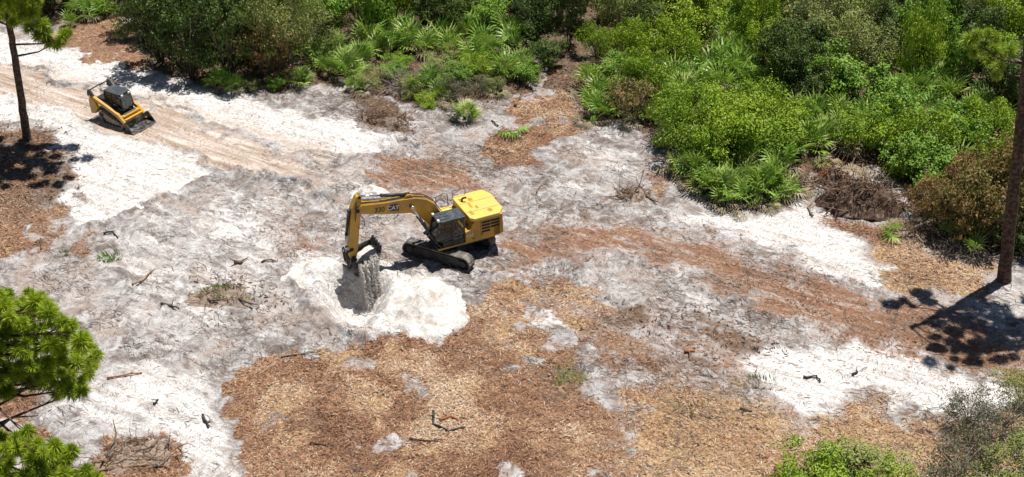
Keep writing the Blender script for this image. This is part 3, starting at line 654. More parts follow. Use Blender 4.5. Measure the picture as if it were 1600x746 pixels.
# ------------------------------------------------------------------ sand in, under and beside the bucket
EXM = Matrix.Translation(EXP) @ Matrix.Rotation(math.pi + EXA, 4, 'Z')
def heap(name, cx, cy, rx, ry, h, mat, rot=0.0, seed=0, rough=0.12, n=56, flat=0.0, base=None):
    rg = np.linspace(-1.12, 1.12, n); A, B = np.meshgrid(rg, rg)
    q = np.sqrt(A * A + B * B) + 0.6 * (fbm(A * 2.4 + seed, B * 2.4 + seed * 3.1, 4) - 0.5)
    prof = np.clip(1 - q, 0, 1); prof = np.where(prof > 1 - flat, 1 - flat, prof) if flat else prof
    prof = prof ** 0.9
    c, s = math.cos(rot), math.sin(rot)
    X = cx + c * A * rx - s * B * ry; Y = cy + s * A * rx + c * B * ry
    zz = prof * h * (1 + 0.3 * (fbm(X * 1.2 + seed, Y * 1.2, 3) - 0.5)) + rough * (fbm(X * 3 + seed, Y * 3, 4, 0.6) - 0.5) * sstep(0, 0.25, prof) - 0.12 * sstep(0.1, 0.0, prof)
    zb = hgt_n(X.ravel(), Y.ravel()).reshape(X.shape) if base is None else base
    idx = np.arange(n * n).reshape(n, n)
    F = np.stack([idx[:-1, :-1], idx[:-1, 1:], idx[1:, 1:], idx[1:, :-1]], -1).reshape(-1, 4)
    return obj(name, np_mesh(name, np.stack([X, Y, zb + zz], -1).reshape(-1, 3), F, smooth=True), mat)
p = G(662, 478); o = heap('sand_pile', p.x, p.y, 2.3, 3.0, 0.95, M_sand, 0.2, 3, 0.34)
tag(o, 'bright white heap of dug sand beside the pit, in front of the tracks', 'sand pile', 'heaps of loose sand')
p = G(580, 312); o = heap('sand_pile', p.x, p.y, 1.5, 1.3, 0.95, M_sand, 0, 8, 0.2)
tag(o, 'small white sand heap behind the top of the excavator stick', 'sand pile', 'heaps of loose sand')
p = G(490, 425); o = heap('sand_pile', p.x, p.y, 1.9, 1.4, 0.5, M_sand, 0.3, 14, 0.3)
tag(o, 'low white sand heap on the far left side of the pit', 'sand pile', 'heaps of loose sand')
# load in the bucket
n = 20; A, B = np.meshgrid(np.linspace(5.22, 6.7, n), np.linspace(-0.56, 0.56, n))
zz = 0.68 + 0.16 * (B + 0.5) + 0.25 * np.clip(1 - ((A - 5.9) / 0.8) ** 2, 0, 1) * np.clip(1 - (B / 0.7) ** 2, 0, 1) + 0.12 * (fbm(A * 4, B * 4, 4) - 0.5)
V = np.array([EXM @ (BT @ Vector(v)) for v in np.stack([A, B, zz], -1).reshape(-1, 3)]); idx = np.arange(n * n).reshape(n, n)
F = np.stack([idx[:-1, :-1], idx[:-1, 1:], idx[1:, 1:], idx[1:, :-1]], -1).reshape(-1, 4)
o = obj('sand_load', np_mesh('sand_load', V, F, smooth=True), M_sand); tag(o, 'heaped load of white sand lying in the excavator bucket', 'sand')
# sand streaming off the near corner of the bucket: grains stretched along the fall
rg = np.random.RandomState(5); N = 7000
t = rg.rand(N) ** 0.8; u = rg.rand(N) * 2 - 1
lx = 5.22 + u * (0.5 - 0.06 * t) + 0.06 * np.sin(u * 9); ly = 0.82 + t * 0.38 + rg.randn(N) * (0.16 + 0.10 * t)
top = 1.42 - 0.25 * u; base_z = -1.75
z = top + (base_z - top) * t
keep = vnoise(u * 16 + 3, t * 0.8) > 0.08 + 0.2 * t
lx, ly, z, t = lx[keep], ly[keep], z[keep], t[keep]; N = len(lx)
w = 0.015 + rg.rand(N) * 0.025; hl = 0.03 + rg.rand(N) * 0.06 + 0.02 * t
ang = rg.rand(N) * math.pi; dx, dy = np.cos(ang) * w, np.sin(ang) * w
c, s = math.cos(math.pi + EXA), math.sin(math.pi + EXA)
px_, py_ = EXP.x + c * lx - s * ly, EXP.y + s * lx + c * ly; pz_ = EXP.z + z
ph = rg.rand(N) * 1.45; ca_, sa_ = np.cos(ang), np.sin(ang)
bx_, by_, bz_ = -sa_ * np.sin(ph) * hl, ca_ * np.sin(ph) * hl, np.cos(ph) * hl
C_ = np.stack([px_, py_, pz_], -1); A_ = np.stack([dx, dy, 0 * dx], -1); B_ = np.stack([bx_, by_, bz_], -1)
V = np.stack([C_ + B_, C_ + A_, C_ - B_, C_ - A_], 1).reshape(-1, 3)
M_stream, nt, b_, out_ = nmat('falling_sand_grains')
b_.inputs['Base Color'].default_value = (0.74, 0.71, 0.67, 1); b_.inputs['Roughness'].default_value = 1.0
t_ = nt.nodes.new('ShaderNodeBsdfTranslucent'); t_.inputs[0].default_value = (0.82, 0.79, 0.75, 1); x_ = nt.nodes.new('ShaderNodeMixShader'); x_.inputs[0].default_value = 0.6
L(nt, b_.outputs[0], x_.inputs[1]); L(nt, t_.outputs[0], x_.inputs[2]); L(nt, x_.outputs[0], out_.inputs[0])
o = obj('falling_sand', np_mesh('falling_sand', V, np.arange(N * 4).reshape(-1, 4)), M_stream); tag(o, 'curtain of pale sand pouring from the bucket into the pit', 'sand', kind='stuff')
# fresh cone where the stream lands
lp = EXM @ Vector((5.22, 1.15, 0)); o = heap('sand_pile', lp.x, lp.y - 0.1, 0.8, 0.8, 0.25, M_sand, 0, 21, 0.06)
tag(o, 'fresh sand cone under the pouring bucket at the bottom of the pit', 'sand pile', 'heaps of loose sand')

# ------------------------------------------------------------------ compact track loader
LDP = G(191, 191); LDP.z = hgt(LDP.x, LDP.y) + 0.03
ld = empty('track_loader', LDP, R(-33)); ld.scale = (1.02, 1.02, 1.02)
tag(ld, 'small yellow and black compact track loader parked on the sandy haul road', 'track loader')
tp = [(0.85, 0.02), (1.0, 0.08), (1.06, 0.2), (1.0, 0.34), (0.85, 0.42), (-0.62, 0.82), (-0.8, 0.82), (-0.93, 0.72), (-0.97, 0.58), (-0.92, 0.44), (-0.72, 0.08), (-0.6, 0.02)]
for sgn in (-1, 1):
    yc = sgn * 0.78
    mb = MB(); track_belt(mb, tp, 46, yc, 0.4, 0.04, 0.025, 1.02); tr = mb.build('track', M_rubber, ld)
    mb = MB(); mb.prism([(0.75, 0.16), (0.8, 0.3), (-0.55, 0.66), (-0.7, 0.6), (-0.6, 0.16)], yc - 0.13, yc + 0.13); mb.build('track_frame', M_dustframe, tr, None, 0.02)
    mb = MB(); mb.cyl((-0.74, yc - 0.15, 0.61), (-0.74, yc + 0.15, 0.61), 0.17, n=16); mb.build('drive_sprocket', M_dark, tr)
    for x in (0.86, -0.58): mb = MB(); mb.cyl((x, yc - 0.15, 0.22), (x, yc + 0.15, 0.22), 0.16, n=14); mb.build('idler_wheel', M_dark, tr)
    for k in range(4):
        mb = MB(); x = -0.3 + k * 0.28; mb.cyl((x, yc - 0.15, 0.14), (x, yc + 0.15, 0.14), 0.09, n=10); mb.build('track_roller', M_dark, tr)
mb = MB(); mb.prism([(-1.3, 0.5), (-1.35, 1.35), (-0.5, 1.42), (0.95, 0.85), (1.0, 0.4), (0.6, 0.3), (-0.9, 0.3)], -0.52, 0.52); mb.build('body', M_black, ld, None, 0.03)
mb = MB(); mb.prism([(-1.62, 0.5), (-1.68, 1.28), (-1.5, 1.46), (-0.75, 1.5), (-0.7, 1.3), (-1.3, 0.5)], -0.5, 0.5); mb.build('engine_cover', M_black, ld, None, 0.04)
for y0, y1 in ((-0.96, -0.62), (0.62, 0.96)):
    mb = MB(); mb.prism([(-1.66, 0.45), (-1.74, 1.3), (-1.6, 1.62), (-1.25, 1.5), (-0.98, 1.05), (-1.25, 0.55)], y0, y1); mb.build('arm_tower', M_yellow_shaded, ld, None, 0.03)
for y0, y1 in ((-0.93, -0.74), (0.74, 0.93)):
    mb = MB(); mb.prism([(-1.62, 1.52), (-1.6, 1.68), (-1.3, 1.7), (0.75, 1.0), (1.3, 0.5), (1.42, 0.22), (1.25, 0.2), (1.08, 0.45), (0.6, 0.78), (-0.7, 1.28)], y0, y1); am = mb.build('lift_arm', M_yellow_shaded, ld, None, 0.025)
    yc = (y0 + y1) / 2
    mb = MB(); mb.cyl((-1.0, yc * 0.84, 0.95), (0.1, yc * 0.84, 1.02), 0.06, n=10); mb.build('lift_cylinder', M_black, am)
mb = MB(); mb.box(1.05, 1.25, -0.74, 0.74, 0.5, 0.66); mb.box(0.78, 1.06, -0.73, 0.73, 0.72, 0.84); mb.build('arm_cross_tube', M_yellow_shaded, ld, None, 0.02)
mb = MB(); mb.tube([(-1.55, -0.86, 1.66), (-1.72, -0.84, 2.0), (-1.72, 0, 2.04), (-1.72, 0.84, 2.0), (-1.55, 0.86, 1.66)], 0.045, 6)
for y in (-0.84, 0.84): mb.prism([(-1.85, 1.66), (-1.78, 2.06), (-1.6, 2.06), (-1.3, 1.72)], y - 0.07, y + 0.07)
mb.build('rear_guard_bar', M_black, ld)
cp = [(-0.72, 1.3), (-0.7, 2.08), (0.46, 2.12), (0.6, 2.04), (0.82, 1.2), (0.62, 0.95)]
mb = MB()
for y in (-0.47, 0.47):
    for i in range(6): post(mb, cp[i], cp[(i + 1) % 6], y, 0.045)
    post(mb, (-0.1, 1.2), (-0.12, 2.1), y, 0.035)
    for k in range(3): post(mb, (-0.7, 1.45 + 0.2 * k), (0.6, 1.45 + 0.2 * k), y, 0.014)
for a in cp: mb.tube([(a[0], -0.47, a[1]), (a[0], 0.47, a[1])], 0.04, 4)
lc = mb.build('cab', M_black, ld)
mb = MB(); mb.prism([(-0.74, -0.49), (0.5, -0.49), (0.66, -0.4), (0.66, 0.4), (0.5, 0.49), (-0.74, 0.49)], 2.11, 2.17, 'z'); mb.build('cab_roof', M_roof, lc, None, 0.03)
for y in (-0.46, 0.45): mb = MB(); mb.prism([(-0.66, 1.3), (-0.68, 2.06), (0.58, 2.1), (0.76, 1.2), (0.6, 1.05)], y, y + 0.01); mb.build('side_window', M_glass, lc)
mb = MB(); mb._add([(0.68, -0.42, 2.04), (0.68, 0.42, 2.04), (0.83, 0.42, 1.22), (0.83, -0.42, 1.22), (0.67, -0.42, 2.04), (0.67, 0.42, 2.04), (0.82, 0.42, 1.22), (0.82, -0.42, 1.22)], [(0, 1, 2, 3), (7, 6, 5, 4), (0, 4, 5, 1), (1, 5, 6, 2), (2, 6, 7, 3), (3, 7, 4, 0)]); mb.build('windscreen', M_glass, lc)
mb = MB(); mb.prism([(-0.35, 1.3), (0.15, 1.28), (0.12, 1.42), (-0.18, 1.44), (-0.25, 1.95), (-0.4, 1.95)], -0.25, 0.25); mb.build('driver_seat', M_seat, lc, None, 0.03)
for y in (-0.3, 0.3): mb = MB(); mb.box(0.68, 0.76, y - 0.08, y + 0.08, 2.02, 2.12); mb.build('work_light', M_lamp, lc)
bo2 = [(1.35, 0.62), (1.3, 0.06), (1.36, 0.02), (2.02, 0.0), (2.04, 0.025), (1.42, 0.06), (1.37, 0.12), (1.4, 0.62)]
mb = MB(); mb.prism(bo2, -1.0, 1.0)
for y in (-1.0, 0.98): mb.prism([(1.35, 0.63), (1.31, 0.04), (2.0, 0.01), (1.98, 0.08), (1.5, 0.6)], y, y + 0.025)
lb = mb.build('bucket', M_bucket, ld)
mb = MB(); mb.box(1.98, 2.1, -1.0, 1.0, 0.0, 0.022); mb.build('cutting_edge', M_chrome, lb)
mb = MB(); mb.box(1.22, 1.345, -0.55, 0.55, 0.12, 0.52); mb.build('coupler', M_black, ld, None, 0.02)

# ------------------------------------------------------------------ loose litter on the ground (real strands)
def strands(name, n, dens, lmin, lmax, wmin, wmax, mat, seed, tint_fn, tilt=0.35, curl=0.5, lift=0.02, segs=3, align=None):
    rg = np.random.RandomState(seed); X = []; Y = []
    tot = 0
    while tot < n:
        x = rg.uniform(-36, 36, 60000); y = rg.uniform(-24.5, 22, 60000)
        vis = np.abs(x) < 0.355 * (y + 72) * 1.17 + 1.5
        d = dens(x, y); k = (rg.rand(60000) < d) & vis
        X.append(x[k]); Y.append(y[k]); tot += k.sum()
    x = np.concatenate(X)[:n]; y = np.concatenate(Y)[:n]
    L_ = rg.uniform(lmin, lmax, n) * rg.uniform(0.6, 1, n); w = rg.uniform(wmin, wmax, n)
    a = rg.uniform(0, 2 * math.pi, n)
    if align is not None:
        m = rg.rand(n) < 0.6; a = np.where(m, align + rg.randn(n) * 0.35, a)
    cv = rg.randn(n) * curl; tl = rg.randn(n) * tilt
    P = []; px, py = x.copy(), y.copy(); pz = hgt_n(x, y) + lift
    ang = a.copy(); V = np.zeros((n, (segs + 1) * 2, 3), np.float32)
    zc = pz.copy()
    for s_ in range(segs + 1):
        ww = w * (1.0 if 0 < s_ < segs else 0.45) * 0.5
        zz = np.maximum(zc, hgt_n(px, py) + lift * 0.6)
        rollz = np.sin(cv * 7 + s_) * ww * 0.8
        V[:, 2 * s_, :] = np.stack([px - np.sin(ang) * ww, py + np.cos(ang) * ww, zz + rollz], -1)
        V[:, 2 * s_ + 1, :] = np.stack([px + np.sin(ang) * ww, py - np.cos(ang) * ww, zz - rollz], -1)
        px = px + np.cos(ang) * L_ / segs; py = py + np.sin(ang) * L_ / segs; zc = zc + np.sin(tl) * L_ / segs * (1 - 0.6 * s_)
        ang = ang + cv
    b = np.arange(n)[:, None] * ((segs + 1) * 2)
    F = np.concatenate([b + np.array([[2 * i, 2 * i + 1, 2 * i + 3, 2 * i + 2]]) for i in range(segs)], 0)
    t = np.repeat(np.clip(tint_fn(x, y, rg, n), 0, 1), (segs + 1) * 2)
    return obj(name, np_mesh(name, V.reshape(-1, 3), F, t), mat)
def d_mulch(x, y):
    return np.clip(1.5 * np.clip(zval('mulch', x, y) - 0.36, 0, 1) * (1 - 0.7 * zval('humus', x, y)) + 1.3 * np.clip(zval('straw', x, y) - 0.3, 0, 1) + 0.16 * zval('red', x, y), 0, 1) * (0.35 + 0.65 * sstep(0.35, 0.6, fbm(x * 0.8, y * 0.8, 3)))
def t_mulch(x, y, rg, n):
    return 0.40 + 0.6 * (fbm(x * 0.3 + 3, y * 0.3, 4) - 0.5) + 0.19 * rg.randn(n) + 0.28 * zval('straw', x, y) - 0.05 * zval('red', x, y)
o = strands('shredded_mulch', 125000, d_mulch, 0.12, 0.38, 0.016, 0.042, M_mulch, 11, t_mulch, 0.4, 0.45)
tag(o, 'reddish brown shredded wood mulch and straw strewn over the cleared ground', 'mulch', kind='stuff')
def d_twig(x, y):
    g = np.clip(1 - 1.25 * zval('white', x, y) - 0.9 * zval('tan', x, y) - 0.6 * zval('mulch', x, y), 0.05, 1)
    return g * (0.06 + 0.94 * sstep(0.46, 0.66, fbm(x * 0.5 + 40, y * 0.5 + 8, 4)))
o = strands('twig_litter', 24000, d_twig, 0.2, 0.9, 0.012, 0.034, M_litter, 12, lambda x, y, rg, n: 0.15 + 0.85 * rg.rand(n), 0.25, 0.22, 0.02, 4, math.atan2(RD.y, RD.x))
tag(o, 'thin dark twigs and root threads scattered across the churned grey sand', 'twigs', kind='stuff')
def d_hum(x, y): return zval('humus', x, y) * 0.8 * (np.abs(x) < 40)
o = strands('leaf_litter', 16000, d_hum, 0.12, 0.35, 0.04, 0.10, M_mulch, 13, lambda x, y, rg, n: 0.14 + 0.2 * rg.randn(n), 0.5, 0.3, 0.03, 2)
tag(o, 'brown dead leaves covering the floor under the thickets', 'leaf litter', kind='stuff')

# ------------------------------------------------------------------ shrubs
def leaves(C, Nn, size, rg, aspect=0.5, up=0.35):
    """rhombic leaves at C, facing roughly Nn"""
    n = len(C)
    nr = Nn + rg.randn(n, 3) * 0.75; nr[:, 2] += up + 0.3; nr /= np.linalg.norm(nr, axis=1, keepdims=True) + 1e-9
    t = rg.randn(n, 3); t -= nr * (t * nr).sum(1, keepdims=True); t /= np.linalg.norm(t, axis=1, keepdims=True) + 1e-9
    b = np.cross(nr, t); s = (size * rg.uniform(0.6, 1.25, n))[:, None]
    V = np.stack([C - t * s * 0.5, C + b * s * aspect * 0.5 + nr * s * 0.08, C + t * s * 0.5, C - b * s * aspect * 0.5 + nr * s * 0.08], 1).reshape(-1, 3)
    return V, np.arange(n * 4).reshape(-1, 4)
def crown_mesh(name, r, h, n, size, seed, clumps=30, aspect=0.5, bottom=0.12, spread=0.34, droop=0.0):
    rg = np.random.RandomState(seed)
    dirs = rg.randn(clumps, 3); dirs[:, 2] = np.abs(dirs[:, 2]) * 1.25 - 0.62; dirs /= np.linalg.norm(dirs, axis=1, keepdims=True)
    rad = np.array([r, r, h * (1 - bottom) / 2]); c0 = np.array([0, 0, h * (bottom + (1 - bottom) / 2)])
    dirs = np.sign(dirs) * np.abs(dirs) ** np.array([0.62, 0.62, 0.8]); dirs[:, :2] *= 0.92; cc = c0 + dirs * rad * rg.uniform(0.5, 1.0, (clumps, 1)); cr = r * spread * rg.uniform(0.45, 1.2, clumps)
    wgt = cr ** 2; which = rg.choice(clumps, n, p=wgt / wgt.sum())
    d = rg.randn(n, 3); d /= np.linalg.norm(d, axis=1, keepdims=True); d[:, 2] = np.where(d[:, 2] < -0.2, d[:, 2] * 0.5, d[:, 2])
    rr = rg.rand(n) ** 0.22 * (1 + 0.22 * (rg.rand(n) > 0.93))
    C = cc[which] + d * (cr[which] * rr)[:, None] * np.array([1, 1, 0.85])
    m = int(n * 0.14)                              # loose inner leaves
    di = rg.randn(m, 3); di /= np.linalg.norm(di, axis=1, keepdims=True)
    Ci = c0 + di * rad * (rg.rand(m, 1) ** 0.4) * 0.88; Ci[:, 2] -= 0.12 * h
    C = np.concatenate([C, Ci]); N_ = np.concatenate([d, di]); C[:, 2] = np.maximum(C[:, 2], 0.05)
    ns = clumps; ki = rg.randint(0, clumps, ns); so = dirs[ki] + rg.randn(ns, 3) * 0.35; so[:, 2] = np.abs(so[:, 2]) * 0.8 + 0.15; so /= np.linalg.norm(so, axis=1, keepdims=True)
    per = 16; u_ = rg.rand(ns, per, 1); ln_ = (r * rg.uniform(0.25, 0.6, ns))[:, None, None]
    Cs = (cc[ki][:, None, :] + so[:, None, :] * (cr[ki][:, None, None] * 0.6 + u_ * ln_) + rg.randn(ns, per, 3) * 0.05 * r * (1.1 - u_)).reshape(-1, 3)
    C = np.concatenate([C, Cs]); C[:, 2] = np.maximum(C[:, 2], 0.05); N_ = np.concatenate([N_, np.repeat(so, per, 0)])
    V, F = leaves(C, N_, size, rg, aspect)
    ct = rg.rand(clumps)
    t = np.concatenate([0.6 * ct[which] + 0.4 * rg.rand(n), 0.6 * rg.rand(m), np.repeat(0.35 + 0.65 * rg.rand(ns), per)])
    return np_mesh(name, V, F, np.repeat(t, 4))
def stem_mesh(name, r, h, seed, k=7, mat=None):
    rd = random.Random(seed); mb = MB()
    for i in range(k):
        a = rd.uniform(0, 6.28); q = rd.uniform(0.3, 0.85) * r; hh = rd.uniform(0.55, 0.85) * h
        p = [(0.12 * math.cos(a), 0.12 * math.sin(a), -0.25), (0.35 * q * math.cos(a + 0.3), 0.35 * q * math.sin(a + 0.3), hh * 0.45), (q * math.cos(a), q * math.sin(a), hh)]
        w = 0.022 * h ** 0.8 + 0.012
        mb.tube(p, [w, w * 0.7, w * 0.25], 5)
    return mb.mesh(name, mat or M_twig)
KIND = {  # kind: r, h, leaves, leaf size, clumps, aspect, stems
 'oak':   (2.5, 5.0, 7000, 0.19, 30, 0.55, M_twig), 'green': (1.7, 2.6, 4600, 0.17, 22, 0.5, M_twig),
 'yellow': (1.7, 2.1, 6000, 0.125, 26, 0.5, M_twig), 'olive': (1.8, 3.0, 5000, 0.13, 24, 0.45, M_greytwig),
 'rust':  (1.7, 2.6, 4600, 0.15, 32, 0.5, M_greytwig), 'grey': (1.6, 2.2, 3300, 0.11, 34, 0.45, M_greytwig)}
PROTO = {}
for ki, (k, (r, h, n, sz, cl, asp, sm)) in enumerate(KIND.items()):
    PROTO[k] = []
    for v in range(3):
        cm_ = crown_mesh('crown', r, h, n, sz, 100 + ki * 10 + v, cl, asp, 0.02, 0.33 if k != 'oak' else 0.28); cm_.materials.append(LM[k])
        PROTO[k].append((cm_, stem_mesh('stems', r, h, 300 + ki * 10 + v, 9 if k == 'oak' else 7, sm)))
RNG = random.Random(21)
PLANTS = []      # (kind, object, px, py) for labelling
def shrub(px, py, kind, r=None, h=None, world=None):
    p = world or GH(px, py); pr = RNG.choice(PROTO[kind]); r0, h0 = KIND[kind][:2]; r = r or r0; h = h or h0
    h *= 1.25 if py < 420 else 1.1
    name = {'oak': 'oak_tree', 'green': 'bay_shrub', 'yellow': 'gallberry_shrub', 'olive': 'olive_shrub', 'rust': 'browned_shrub', 'grey': 'scraggly_shrub'}[kind]
    o = empty(name, (p.x, p.y, p.z - 0.03), RNG.uniform(0, 6.28)); o.scale = (r / r0 * RNG.uniform(.85, 1.2), r / r0 * RNG.uniform(.85, 1.2), h / h0 * RNG.uniform(.85, 1.35)); o.rotation_euler = (RNG.uniform(-.12, .12), RNG.uniform(-.12, .12), RNG.uniform(0, 6.28))
    obj('crown', pr[0], None, o); obj('stems' if kind != 'oak' else 'trunk', pr[1], None, o)
    PLANTS.append((kind, o, *PX(p))); return o

# saw palmetto: fan fronds on stalks, each frond its own piece
def frond_mesh(name, seed, dead=False):
    rd = random.Random(seed); V = []; F = []; T = []
    st = rd.uniform(0.42, 0.6); w = 0.018
    V += [(0, -w, 0), (0, w, 0), (st, w * 0.8, 0.02), (st, -w * 0.8, 0.02)]; F.append((0, 1, 2, 3)); T += [0.75] * 4
    nb = 13
    for i in range(nb):
        a = R(-105 + 210 * i / (nb - 1)) + rd.uniform(-0.04, 0.04); ln = (0.78 - 0.2 * abs(i - nb // 2) / (nb / 2)) * rd.uniform(0.88, 1.1)
        ca, sa = math.cos(a), math.sin(a); bw = 0.034; dr = rd.uniform(0.05, 0.16) * (2.2 if dead else 1)
        b = len(V); z0 = 0.02
        mid = (st + ca * ln * 0.55, sa * ln * 0.55, z0 + 0.10 * ln)
        V += [(st, 0, z0), (mid[0] - sa * bw, mid[1] + ca * bw, mid[2] + 0.012), (mid[0] + sa * bw, mid[1] - ca * bw, mid[2] - 0.02), (st + ca * ln, sa * ln, z0 + 0.10 * ln - dr)]
        F += [(b, b + 2, b + 1, b), (b + 1, b + 2, b + 3, b + 1)]; t = rd.uniform(0.25, 0.8); T += [t, t, t, t + 0.15]
    me = bpy.data.meshes.new(name); me.from_pydata(V, [], [f if f[0] != f[-1] else f[:3] for f in F]); 
    a = me.attributes.new('tint', 'FLOAT', 'POINT'); a.data.foreach_set('value', np.array(T, np.float32)); me.update(); return me
FR = [frond_mesh('frond', 500 + i) for i in range(4)]
for m_ in FR: m_.materials.append(LM['palm'])
FRD = [frond_mesh('frond', 540 + i, True) for i in range(2)]
for m_ in FRD: m_.materials.append(LM['deadpalm'])
stub = MB(); stub.tube([(0, 0, -0.1), (0.05, 0.02, 0.12), (0.06, 0.0, 0.28)], [0.11, 0.1, 0.05], 7); STUB = stub.mesh('root_stem', M_twig)
def palmetto(px, py, sc=1.0, nf=15, dead=0.15, world=None, name='saw_palmetto'):
    p = world or GH(px, py)
    o = empty(name, (p.x, p.y, p.z), RNG.uniform(0, 6.28)); o.scale = (sc, sc, sc)
    obj('root_stem', STUB, None, o)
    for i in range(nf):
        dd = RNG.random() < dead
        f = obj('frond', RNG.choice(FRD if dd else FR), None, o)
        el = (R(RNG.uniform(12, 78)) if not dd else R(RNG.uniform(-8, 12))); az = i * 2.4 + RNG.uniform(-0.4, 0.4)
        f.location = (0.05, 0, 0.2); s = RNG.uniform(0.8, 1.2) * (1.15 if el > 0.8 else 1)
        f.rotation_euler = (RNG.uniform(-0.5, 0.5), -el, az); f.scale = (s, s, s)
    PLANTS.append(('palm', o, *PX(p))); return o

HAND = [  # shrubs and trees read off the photograph: base pixel, kind, radius, height
 (252, 100, 'oak', 2.3, 4.8), (300, 122, 'oak', 2.5, 5.2), (358, 126, 'oak', 2.2, 4.4), (335, 80, 'oak', 2.6, 5.2), (270, 60, 'oak', 2.5, 5.0), (225, 40, 'oak', 2.0, 4.6),
 (415, 116, 'rust', 2.0, 3.6), (452, 112, 'olive', 2.4, 4.4), (490, 92, 'olive', 2.0, 3.6), (405, 75, 'oak', 2.3, 4.6), (450, 60, 'yellow', 2.0, 3.4), (510, 62, 'green', 1.9, 3.0),
 (560, 40, 'yellow', 1.9, 2.8), (615, 36, 'yellow', 2.0, 2.8), (665, 40, 'oak', 1.8, 4.0), (705, 52, 'oak', 1.5, 3.2), (1260, 165, 'oak', 1.6, 2.6), (1375, 90, 'oak', 1.5, 3.4), (1560, 165, 'oak', 1.7, 2.6), (1060, 60, 'oak', 1.6, 3.2), (720, 30, 'green', 1.8, 3.0), (770, 48, 'green', 1.5, 2.2), (838, 70, 'oak', 1.7, 3.6), (850, 30, 'oak', 2.0, 4.6), (815, 15, 'yellow', 1.8, 3.0), (868, 0, 'oak', 1.9, 5.0),
 (580, 136, 'olive', 1.0, 0.8), (665, 164, 'yellow', 0.9, 0.6), (612, 126, 'green', 1.0, 0.9), (715, 132, 'green', 1.2, 1.0), (742, 120, 'yellow', 1.1, 1.0), (684, 122, 'olive', 1.2, 1.0), (765, 140, 'olive', 1.0, 0.8), (825, 130, 'green', 1.0, 1.0), (430, 140, 'green', 0.8, 0.7), (396, 142, 'olive', 0.8, 0.6), (460, 132, 'olive', 1.0, 0.8), (850, 105, 'oak', 1.2, 2.2), (620, 110, 'yellow', 1.0, 0.9), (700, 152, 'grey', 1.1, 0.9), (745, 148, 'grey', 1.0, 0.7), (640, 150, 'olive', 1.0, 0.8),
 (945, 40, 'olive', 2.0, 3.4), (935, 95, 'yellow', 1.3, 1.8), (985, 92, 'yellow', 1.6, 2.2), (1010, 60, 'oak', 1.9, 3.0), (960, 135, 'green', 1.6, 1.8), (990, 182, 'rust', 1.7, 1.8), (1010, 150, 'yellow', 1.6, 2.0), (1050, 110, 'yellow', 2.1, 2.4), (1090, 70, 'yellow', 2.4, 2.8), (1120, 30, 'yellow', 2.2, 2.8),
 (1075, 245, 'yellow', 1.8, 2.0), (1130, 250, 'yellow', 2.4, 2.3), (1185, 240, 'yellow', 2.4, 2.3), (1145, 215, 'yellow', 2.4, 2.6), (1205, 212, 'yellow', 2.0, 2.4), (1055, 228, 'grey', 1.3, 1.2), (1110, 285, 'green', 1.3, 1.1),
 (1195, 110, 'yellow', 1.9, 3.2), (1215, 150, 'oak', 2.0, 3.2), (1245, 120, 'oak', 2.1, 3.4), (1180, 50, 'green', 2.0, 2.8), (1265, 60, 'olive', 2.4, 3.4), (1320, 70, 'olive', 2.5, 3.6), (1300, 120, 'olive', 2.3, 3.2), (1350, 120, 'olive', 2.1, 3.0), (1300, 155, 'green', 2.2, 2.6), (1340, 165, 'green', 2.0, 2.4),
 (1410, 40, 'green', 2.4, 3.8), (1460, 60, 'green', 2.2, 3.6), (1435, 95, 'green', 2.0, 3.0), (1385, 35, 'oak', 1.6, 3.0), (1540, 60, 'yellow', 2.4, 3.2), (1590, 70, 'yellow', 2.4, 3.2), (1500, 100, 'oak', 2.0, 3.0), (1545, 140, 'oak', 2.0, 2.6), (1600, 130, 'yellow', 2.2, 3.2),
 (1345, 235, 'yellow', 2.0, 2.2), (1395, 230, 'green', 2.0, 2.3), (1440, 250, 'yellow', 2.1, 2.4), (1490, 240, 'green', 2.0, 2.2), (1400, 275, 'green', 1.5, 1.8), (1450, 290, 'green', 1.7, 2.0), (1540, 240, 'yellow', 1.8, 2.2),
 (1445, 345, 'rust', 1.5, 2.6), (1490, 372, 'rust', 1.7, 3.0), (1535, 375, 'rust', 2.0, 3.6), (1570, 345, 'rust', 2.1, 4.0), (1610, 350, 'rust', 2.0, 4.2), (1500, 320, 'rust', 1.8, 3.0), (1545, 300, 'yellow', 1.8, 3.0), (1590, 395, 'oak', 1.4, 1.6),
 (1262, 770, 'yellow', 1.9, 1.7), (1345, 774, 'olive', 2.0, 1.9), (1225, 778, 'rust', 1.2, 1.2), (1385, 790, 'yellow', 1.4, 1.4), (1303, 752, 'oak', 1.4, 1.4), (1515, 668, 'grey', 1.3, 1.5), (1560, 690, 'grey', 1.9, 2.4), (1600, 650, 'olive', 1.6, 2.2), (1500, 745, 'grey', 1.7, 1.7), (1580, 770, 'olive', 2.0, 2.5), (1460, 775, 'grey', 1.3, 1.2),
 (888, 78, 'oak', 1.5, 4.0), (893, 35, 'oak', 1.7, 4.6), (884, -10, 'oak', 1.8, 4.6), (80, 20, 'oak', 1.8, 3.2), (30, 5, 'oak', 2.0, 3.6), (105, 8, 'oak', 1.6, 2.6), (-30, 15, 'oak', 2.0, 3.6), (205, 5, 'oak', 1.8, 4.4),
]
for a in HAND: shrub(*a)
